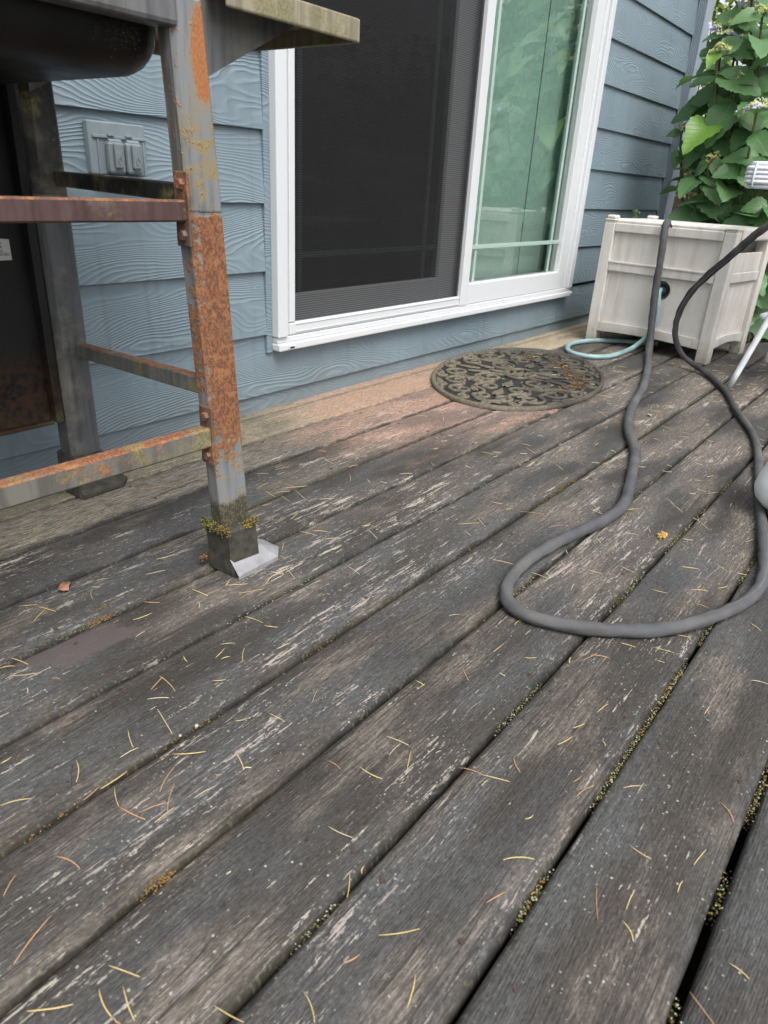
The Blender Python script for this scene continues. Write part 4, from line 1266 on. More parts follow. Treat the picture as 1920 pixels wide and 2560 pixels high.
ctube('seat_frame', [(2.98, 0.47, 0.42), (2.98, 0.08, 0.43), (3.02, 0.05, 0.43), (3.52, 0.05, 0.43), (3.56, 0.08, 0.43), (3.56, 0.47, 0.42)], 0.012)
for i in range(9):
    y = 0.09 + i * 0.043
    box('seat_strap', 2.975 - CO.x, 3.565 - CO.x, y - CO.y, y + 0.036 - CO.y, 0.436, 0.441, M['strap'], ch, 0.001)
for i in range(4):
    z = 0.50 + i * 0.045
    y = 0.48 + i * 0.022
    box('back_strap', 3.02 - CO.x, 3.52 - CO.x, y - CO.y, y + 0.005 - CO.y, z, z + 0.038, M['strap'], ch, 0.001)
# woven head roll with ribs
nrow = 6
for i in range(nrow):
    a = math.pi * (-0.55 + 1.1 * i / (nrow - 1))
    y, z = 0.660 + 0.026 * math.cos(a), 0.741 + 0.030 * math.sin(a)
    ctube('woven_cord', [(2.992, y, z), (3.15, y, z), (3.40, y, z), (3.548, y, z)], 0.0080, 'strap', 4, 8)
box('head_roll_core', 3.015 - CO.x, 3.525 - CO.x, 0.640 - CO.y, 0.684 - CO.y, 0.712, 0.771, M['strap'], ch, 0.008)
for x in (3.045, 3.2, 3.35, 3.49):
    ctube('binding', [(x, 0.668, 0.777), (x, 0.700, 0.770), (x, 0.712, 0.742), (x, 0.700, 0.714), (x, 0.668, 0.706)], 0.0032, 'chair', 4, 6)
for i in range(6):
    z = 0.704 + i * 0.0145
    e_ = 0.010 if i in (0, 5) else 0.0
    ctube('woven_cord', [(2.996 + e_, 0.615, z), (2.984 + e_, 0.655, z), (2.988 + e_, 0.690 - e_, z), (3.004 + e_, 0.702 - e_, z)], 0.0080, 'strap', 4, 8)
ctube('binding', [(2.984, 0.672, 0.700), (2.974, 0.672, 0.722), (2.974, 0.672, 0.758), (2.984, 0.672, 0.782)], 0.003, 'chair', 4, 6)
for x in (3.03, 3.51):
    ctube('back_post', [(x, 0.46, 0.42), (x, 0.52, 0.58), (x, 0.645, 0.74)], 0.011)

pot = empty('plant_pot', (1.75, 0.114, 0))
tag(pot, 'white rounded pot bulging in at the right edge beside the grey hose', 'pot')
lathe('pot_body', [(0.066, 0.019), (0.092, 0.026), (0.108, 0.042), (0.113, 0.062), (0.109, 0.085), (0.100, 0.112), (0.090, 0.140), (0.084, 0.160), (0.088, 0.172), (0.078, 0.172), (0.070, 0.160)], M['pot'], pot, 32)
lathe('saucer', [(0.062, 0.003), (0.078, 0.004), (0.084, 0.0125), (0.080, 0.018), (0.074, 0.008)], M['terracotta'], pot, 28)
lathe('soil', [(0.001, 0.150), (0.074, 0.150), (0.074, 0.152), (0.001, 0.156)], M['soil'], pot, 20)

# ================================================================== PLANTS
def leaf_mesh(name, droop, fold, wave, seed, mat):
    n = 12
    V, F = [], []
    r = random.Random(seed)
    for i in range(n + 1):
        f = i / n
        w = 0.37 * (math.sin(math.pi * f ** 0.85)) ** 0.80 * (1 - 0.25 * f)
        if i == 0: w = 0.012
        if i == n: w = 0.0
        ser = 0.024 if i % 2 else -0.014
        zc = -droop * f * f + 0.05 * math.sin(f * 3.1)
        for s in (-1, -0.5, 0, 0.5, 1):
            ww = w + (ser if abs(s) == 1 and 0 < i < n else 0)
            V.append((f, s * ww, zc + abs(s) * ww * fold + wave * math.sin(f * 9 + s * 2) * 0.02 * abs(s)))
    for i in range(n):
        for j in range(4):
            a = 5 * i + j
            F.append((a, a + 1, a + 6, a + 5))
    me = bpy.data.meshes.new(name)
    me.from_pydata(V, [], F)
    me.update()
    for p in me.polygons: p.use_smooth = True
    me.materials.append(mat)
    return me
LEAVES = [leaf_mesh('leaf', d, f, w, i, M['leaf']) for i, (d, f, w) in enumerate(((0.18, 0.22, 1.0), (0.30, 0.16, 1.4), (0.08, 0.26, 0.6), (0.38, 0.10, 1.2)))]
LIME = leaf_mesh('leaf', 0.25, 0.3, 1.0, 9, M['leaf_lime'])

def bud_mesh(name, mat, R, n, seed, dome=0.35):
    r = random.Random(seed)
    bm = bmesh.new()
    for i in range(n):
        a, q = r.uniform(0, 6.283), math.sqrt(r.random()) * R
        lobed = 0.012 * math.sin(3 * a)
        bmesh.ops.create_icosphere(bm, subdivisions=1, radius=r.uniform(0.0026, 0.0042), matrix=Matrix.Translation((q * math.cos(a), q * math.sin(a), dome * (R - q) + r.uniform(-0.004, 0.004) + lobed)))
    me = bpy.data.meshes.new(name)
    bm.to_mesh(me); bm.free()
    me.materials.append(mat)
    return me
BUDS = [bud_mesh('buds', M['bud'], 0.050, 260, 1), bud_mesh('buds', M['bud2'], 0.066, 360, 2), bud_mesh('buds', M['bud'], 0.032, 130, 3)]
def petal_mesh():
    V, F = [], []
    for q in range(4):
        a0 = q * math.pi / 2
        b = len(V)
        V.append((0, 0, 0))
        for i in range(7):
            a = a0 + (i / 6 - 0.5) * 1.5
            rr = 0.017 * (0.72 + 0.28 * math.sin(math.pi * i / 6))
            V.append((rr * math.cos(a), rr * math.sin(a), 0.002 * math.sin(i * 2.0) + (0.0015 if q % 2 else 0)))
        F += [(b, b + i, b + i + 1) for i in range(1, 7)]
    me = bpy.data.meshes.new('floret')
    me.from_pydata(V, [], F); me.update()
    me.materials.append(M['petal'])
    return me
PETAL = petal_mesh()

def place_leaf(parent, me, base, yaw, pitch, roll, size):
    o = link('leaf', me, parent)
    o.matrix_local = Matrix.Translation(base) @ Matrix.Rotation(yaw, 4, 'Z') @ Matrix.Rotation(pitch, 4, 'Y') @ Matrix.Rotation(roll, 4, 'X') @ Matrix.Diagonal((size, size, size, 1))
    return o

HB = Vector((4.30, 0.80, -0.42))
hyd = empty('hydrangea_shrub', HB)
tag(hyd, 'leafy hydrangea with lilac and yellow green flower heads behind the hose box', 'shrub')
hr_ = random.Random(21)
def flower(tip, kind, tilt=(0, 0)):
    h = link('flower_head', BUDS[kind], hyd)
    h.location = tip
    h.rotation_euler = (tilt[0], tilt[1], hr_.uniform(0, 6))
    if kind == 1:
        for i in range(9):
            a = i * 0.70 + hr_.uniform(-.3, .3)
            p = link('floret', PETAL, h)
            p.location = (0.078 * math.cos(a), 0.078 * math.sin(a), 0.004 + hr_.uniform(-.004, .006))
            p.rotation_euler = (hr_.uniform(-.6, .6), hr_.uniform(-.6, .6), hr_.uniform(0, 3))
    return h
# stems: tip (scene coordinates), flower kind or None
ST = [(3.95, 1.169, 1.277, 0), (4.10, 1.213, 1.368, 1), (3.85, 0.925, 1.037, 1), (4.00, 1.078, 1.179, 2), (4.55, 1.365, 1.200, 2), (4.10, 1.153, 1.415, 0), (4.00, 1.025, 1.423, 0), (4.10, 1.112, 1.52, 1), (4.24, 1.355, 0.985, 2), (3.95, 1.094, 0.837, 2),
      (3.98, 1.14, 0.78, None), (4.00, 1.00, 0.74, None), (3.95, 0.88, 0.86, None), (3.96, 0.80, 0.66, None), (4.00, 0.92, 0.58, None), (4.02, 1.12, 0.62, None), (3.90, 0.84, 0.40, None), (4.00, 0.80, 0.28, None),
      (4.14, 1.18, 1.12, None), (4.05, 0.98, 1.06, None), (4.02, 0.90, 1.28, None), (4.15, 1.05, 1.30, None), (4.20, 0.95, 0.95, None), (4.25, 1.15, 0.88, None), (4.20, 0.85, 1.15, None), (4.30, 1.02, 1.50, None), (4.32, 1.18, 1.34, None),
      (4.25, 1.10, 0.48, None), (4.20, 0.95, 0.40, None), (4.05, 0.70, 0.80, None), (4.10, 0.70, 1.10, None), (4.2, 0.75, 1.40, None), (4.3, 0.85, 1.62, None), (4.00, 0.66, 0.50, None), (4.1, 1.16, 0.98, None)]
for (x, y, z, k) in ST:
    tip = Vector((x, y, z)) - HB
    root = Vector((hr_.uniform(-.12, .12), hr_.uniform(-.05, .25), 0))
    mid = root.lerp(tip, 0.5) + Vector((hr_.uniform(-.02, .08), hr_.uniform(-.05, .05), 0.06))
    pth = catmull([root, mid, tip - Vector((-0.02, 0, 0.10)), tip], 6)
    tube('stem', pth, lambda f: 0.0085 - 0.004 * f, M['stem'], hyd, 7)
    if k is not None:
        flower(tip, k, (hr_.uniform(-.3, .3), hr_.uniform(-.6, .0)))
    nodes = 4
    yaw = hr_.uniform(0, 3.14)
    for i in range(nodes):
        f = 0.97 - i * 0.125 - (0.13 if k is not None else 0)
        p = pth[int(f * (len(pth) - 1))]
        yaw += math.pi / 2 + hr_.uniform(-.3, .3)
        for s in (0, math.pi):
            size = hr_.uniform(0.14, 0.235) * (0.62 if i == 0 else 1.0) * (0.6 if y > 1.3 else 1.0)
            me = LIME if hr_.random() < 0.05 else hr_.choice(LEAVES)
            w_yaw = yaw + s + hr_.uniform(-.2, .2)
            toward = -math.cos(w_yaw)          # outward, towards the open deck side
            pitch = hr_.uniform(-0.30, 0.32) + 0.18 * max(0, toward) - (0.35 if i == 0 else 0)
            if hr_.random() < 0.72:
                nrm = (Vector((0, 0, 1)) * hr_.uniform(0.35, 1.0) + Vector((-0.95, -0.35, 0.0)) * hr_.uniform(0.4, 1.0) + Vector((hr_.gauss(0, .2), hr_.gauss(0, .25), 0))).normalized()
                dr = Vector((math.cos(w_yaw), math.sin(w_yaw), hr_.uniform(-.5, .15)))
                dr = (dr - nrm * dr.dot(nrm)).normalized()
                sd_ = nrm.cross(dr)
                o = link('leaf', me, hyd)
                o.matrix_local = Matrix(((dr.x * size, sd_.x * size, nrm.x * size, p.x), (dr.y * size, sd_.y * size, nrm.y * size, p.y), (dr.z * size, sd_.z * size, nrm.z * size, p.z), (0, 0, 0, 1)))
            else:
                place_leaf(hyd, me, p, w_yaw, pitch, hr_.uniform(-.4, .4), size)

# foliage masses: many small leaf faces inside a lumpy volume
def foliage(name, parent, c, rad, n, leaf, mat, seed, lumps=9):
    r = random.Random(seed)
    cs = [(Vector((r.uniform(-.7, .7) * rad[0], r.uniform(-.7, .7) * rad[1], r.uniform(-.7, .75) * rad[2])), r.uniform(0.28, 0.5)) for _ in range(lumps)]
    V, F = [], []
    for i in range(n):
        lc, lr = r.choice(cs)
        d = Vector((r.gauss(0, 1), r.gauss(0, 1), r.gauss(0, 1))).normalized() * (r.random() ** 0.45)
        p = Vector(c) + lc + Vector((d.x * rad[0], d.y * rad[1], d.z * rad[2])) * lr
        s = leaf * r.uniform(0.6, 1.3)
        u = Vector((r.gauss(0, 1), r.gauss(0, 1), r.gauss(0, .6))).normalized()
        w = u.cross(Vector((r.gauss(0, 1), r.gauss(0, 1), r.gauss(0, 1)))).normalized()
        b = len(V)
        V += [p, p + u * s * .45 + w * s * .3, p + u * s, p + u * s * .45 - w * s * .3]
        F.append((b, b + 1, b + 2, b + 3))
    o = from_py(name, V, F, mat, parent)
    return o
def shrub(name, loc, rad, n, leaf, mat, seed, label, cat, stems=5, group=None):
    e = empty(name, (loc[0], loc[1], -0.42))
    r = random.Random(seed)
    for i in range(stems):
        a = r.uniform(0, 6.28)
        top = Vector((math.cos(a) * rad[0] * .6, math.sin(a) * rad[1] * .6, loc[2] + 0.42 + r.uniform(0, rad[2] * .7)))
        tube('stem', catmull([Vector((r.uniform(-.05, .05), r.uniform(-.05, .05), 0)), top * 0.5 + Vector((r.uniform(-.1, .1), r.uniform(-.1, .1), 0)), top], 5), lambda f: 0.018 * (1 - .7 * f) * max(1, rad[0]), M['bark'], e, 6)
    fo = foliage('crown', e, (0, 0, loc[2] + 0.42), rad, n, leaf, mat, seed)
    tag(e, label, cat, group)
    return e
shrub('yellow_leaved_shrub', (6.2, 1.75, 0.75), (0.40, 0.45, 0.95), 1500, 0.06, M['leaf_yellow'], 5, 'yellow green small leaved shrub glimpsed behind the downspout', 'shrub')
shrub('garden_tree', (9.6, 2.9, 2.6), (1.0, 1.1, 1.2), 1300, 0.10, M['leaf_yellow'], 8, 'thin branched tree against the pale sky at the top right corner', 'tree')
shrub('dark_shrub', (5.35, 0.45, 0.95), (0.6, 1.15, 1.35), 8000, 0.10, M['leaf_dark'], 12, 'dense dark green bush filling the shade behind the hydrangea', 'shrub')  # bush made taller and wider so the door glass mirrors green, not sky

# fence glimpsed through the leaves
fen = empty('garden_fence', (6.6, 1.5, -0.42))
tag(fen, 'brown board fence glimpsed between the hydrangea leaves', 'fence')
for i in range(26):
    y = -2.6 + i * 0.146
    box('fence_board', -0.01, 0.01, y, y + 0.14, 0.03, 1.45 + rng.uniform(-.01, .01), M['fence'], fen, 0.002)
for z in (0.3, 1.15):
    box('fence_rail', 0.0115, 0.05, -2.6, 1.2, z, z + 0.07, M['fence'], fen, 0.002)

# unseen foliage beyond the deck, added so the glass mirrors something dark green
hedge = foliage('reflection_hedge', None, (8.5, -3.5, 0.8), (1.6, 5.0, 1.6), 15000, 0.13, M['leaf_dark'], 31, 26)
tag(hedge, kind='stuff')

# ================================================================== SMALL DEBRIS
def moss_object(name, mat, spots, seed):
    r = random.Random(seed)
    V, F = [], []
    octv = [(1, 0, 0), (-1, 0, 0), (0, 1, 0), (0, -1, 0), (0, 0, 1), (0, 0, -1)]
    octf = [(0, 2, 4), (2, 1, 4), (1, 3, 4), (3, 0, 4), (2, 0, 5), (1, 2, 5), (3, 1, 5), (0, 3, 5)]
    for (x, y, z, s) in spots:
        b = len(V)
        q = r.uniform(0, 3)
        for (a, c_, d) in octv:
            V.append((x + s * (a * math.cos(q) - c_ * math.sin(q)) * r.uniform(.7, 1.3), y + s * (a * math.sin(q) + c_ * math.cos(q)) * r.uniform(.7, 1.3), z + s * d * r.uniform(.6, 1.2)))
        F += [tuple(b + i for i in f) for f in octf]
    o = from_py(name, V, F, mat)
    tag(o, kind='stuff')
    return o
mg = random.Random(5)
SP = {'moss_y': [], 'moss_p': [], 'moss_o': [], 'moss_d': []}
def gap_run(k, x0, x1, dens, kinds, zr=(-0.012, -0.001)):
    y = k * 0.15
    gw = GAPW.get(k, 0.006)
    x = x0
    while x < x1:
        cn = mnoise.noise(Vector((x * 9.0, k * 5.0, 1.5)))
        if cn > 0.08:
            for _ in range(int(dens * 2.6 * (0.2 + cn * 2.2))):
                kind = mg.choice(kinds)
                SP[kind].append((x + mg.uniform(-.008, .008), y + mg.gauss(0, gw * 0.42), mg.uniform(*zr), mg.uniform(0.0006, 0.0015)))
        x += 0.006
gap_run(0, 0.42, 1.6, 3.2, ['moss_y', 'moss_d', 'moss_o', 'moss_p'])
gap_run(1, 0.33, 2.6, 4.2, ['moss_y', 'moss_p', 'moss_d', 'moss_o'])
gap_run(2, 0.30, 2.6, 3.6, ['moss_p', 'moss_d', 'moss_d', 'moss_y'])
gap_run(3, 0.9, 2.4, 3, ['moss_d', 'moss_d', 'moss_p', 'moss_o'])
gap_run(4, 0.2, 2.2, 3, ['moss_d', 'moss_d', 'moss_o'])
gap_run(5, 0.2, 1.8, 3, ['moss_d', 'moss_d', 'moss_d', 'moss_p'])
gap_run(6, 0.25, 1.6, 3, ['moss_d', 'moss_d', 'moss_d', 'moss_y'])
for k in range(0, 9):
    gap_run(k, 0.1, 3.4, 6, ['moss_d'], (-0.022, -0.008))
# fixed tufts: beside the plum patch, on the boot, on the firebox
for (x, y, w, kind, n) in ((0.500, 0.930, 0.010, 'moss_o', 50), (0.478, 0.905, 0.012, 'moss_o', 60), (0.44, 0.905, 0.035, 'moss_y', 40), (0.39, 0.905, 0.03, 'moss_d', 60), (1.50, 0.60, 0.03, 'moss_y', 50), (0.262, 0.4485, 0.011, 'moss_o', 60)):
    for _ in range(int(n * 1.8)):
        SP[kind].append((x + mg.gauss(0, w), y + mg.gauss(0, 0.004), mg.uniform(-0.004, 0.001), mg.uniform(0.0006, 0.0014)))
def boot_moss(x0, y0, x1, y1, n, kinds, z, s):
    for _ in range(n):
        f = mg.random()
        SP[mg.choice(kinds)].append((x0 + (x1 - x0) * f + mg.gauss(0, .003), y0 + (y1 - y0) * f + mg.gauss(0, .003), z + mg.gauss(0, .004), s * mg.uniform(.6, 1.4)))
bx, by = 0.729, 0.884
boot_moss(bx - .033, by + .030, bx - .034, by + .002, 520, ['moss_y', 'moss_y', 'moss_d'], 0.0915, 0.0016)
boot_moss(bx - .034, by + .010, bx - .032, by - .032, 420, ['moss_y', 'moss_o', 'moss_d'], 0.091, 0.0015)
boot_moss(bx + .006, by - .032, bx + .034, by - .032, 420, ['moss_y', 'moss_o', 'moss_d'], 0.092, 0.0015)
boot_moss(bx - .036, by + .036, bx - .038, by + .030, 60, ['moss_o', 'moss_d'], 0.022, 0.0016)
for _ in range(260):
    SP['moss_d' if mg.random() < 0.93 else 'moss_y'].append((0.610 + mg.gauss(0, 0.018), 0.902 + mg.uniform(0, .004), 0.802 + mg.gauss(0, .014), mg.uniform(0.0006, 0.0014)))
moss_object('yellow_green_moss', M['moss_y'], SP['moss_y'], 1)
moss_object('pale_lichen', M['moss_p'], SP['moss_p'], 2)
moss_object('rusty_moss', M['moss_o'], SP['moss_o'], 3)
moss_object('gap_debris', M['moss_d'], SP['moss_d'], 4)

# ---- fallen needles
def needle_mesh(mat, bend, kink, seed):
    r = random.Random(seed)
    n = 5
    path = []
    for i in range(n + 1):
        f = i / n - 0.5
        path.append(Vector((f, bend * (0.25 - f * f) + kink * max(0, f - 0.1), 0.035 * (0.25 - f * f))))
    V, F, U = tube_data(path, lambda f: 0.022 * (0.5 + 1.6 * f * (1 - f) + 0.1), 5)
    me = bpy.data.meshes.new('needle')
    me.from_pydata(V, [], F); me.update()
    for p in me.polygons: p.use_smooth = True
    me.materials.append(mat)
    return me
NM = {c: [needle_mesh(M['needle_' + c], b, k, i) for i, (b, k) in enumerate(((0.02, 0), (0.22, 0), (-0.26, 0), (0.40, 0.0), (0.06, -0.10), (-0.10, 0.06)))] for c in 'yso'}
CN = {'y': 'golden yellow', 's': 'pale straw', 'o': 'orange brown'}
def zone(x, y):
    if y > 1.352: return 'on the pale board along the wall'
    if ((x - 2.44) / 0.52) ** 2 + ((y - 1.208) / 0.33) ** 2 < 1: return 'caught on the oval door mat'
    if x > 2.7: return 'on boards before the hose box'
    if 0.97 < x < 2.2 and 0.10 < y < 0.46 + 0.1 * (x - 1.2) and y > 0.10 + 0.12 * (x - 1.0): return 'inside the loop of the grey hose'
    if x > 1.3 and y > 0.9: return 'on reddish boards beside the mat'
    if x > 1.15: return 'on boards around the far hose bend'
    if y > 0.75 and x < 1.3: return 'on boards around the grill leg'
    if y < 0.17: return 'on nearest boards at lower right'
    if x < 0.45: return 'on nearest boards at lower left'
    return 'between grill leg and hose loop'
NEED = []
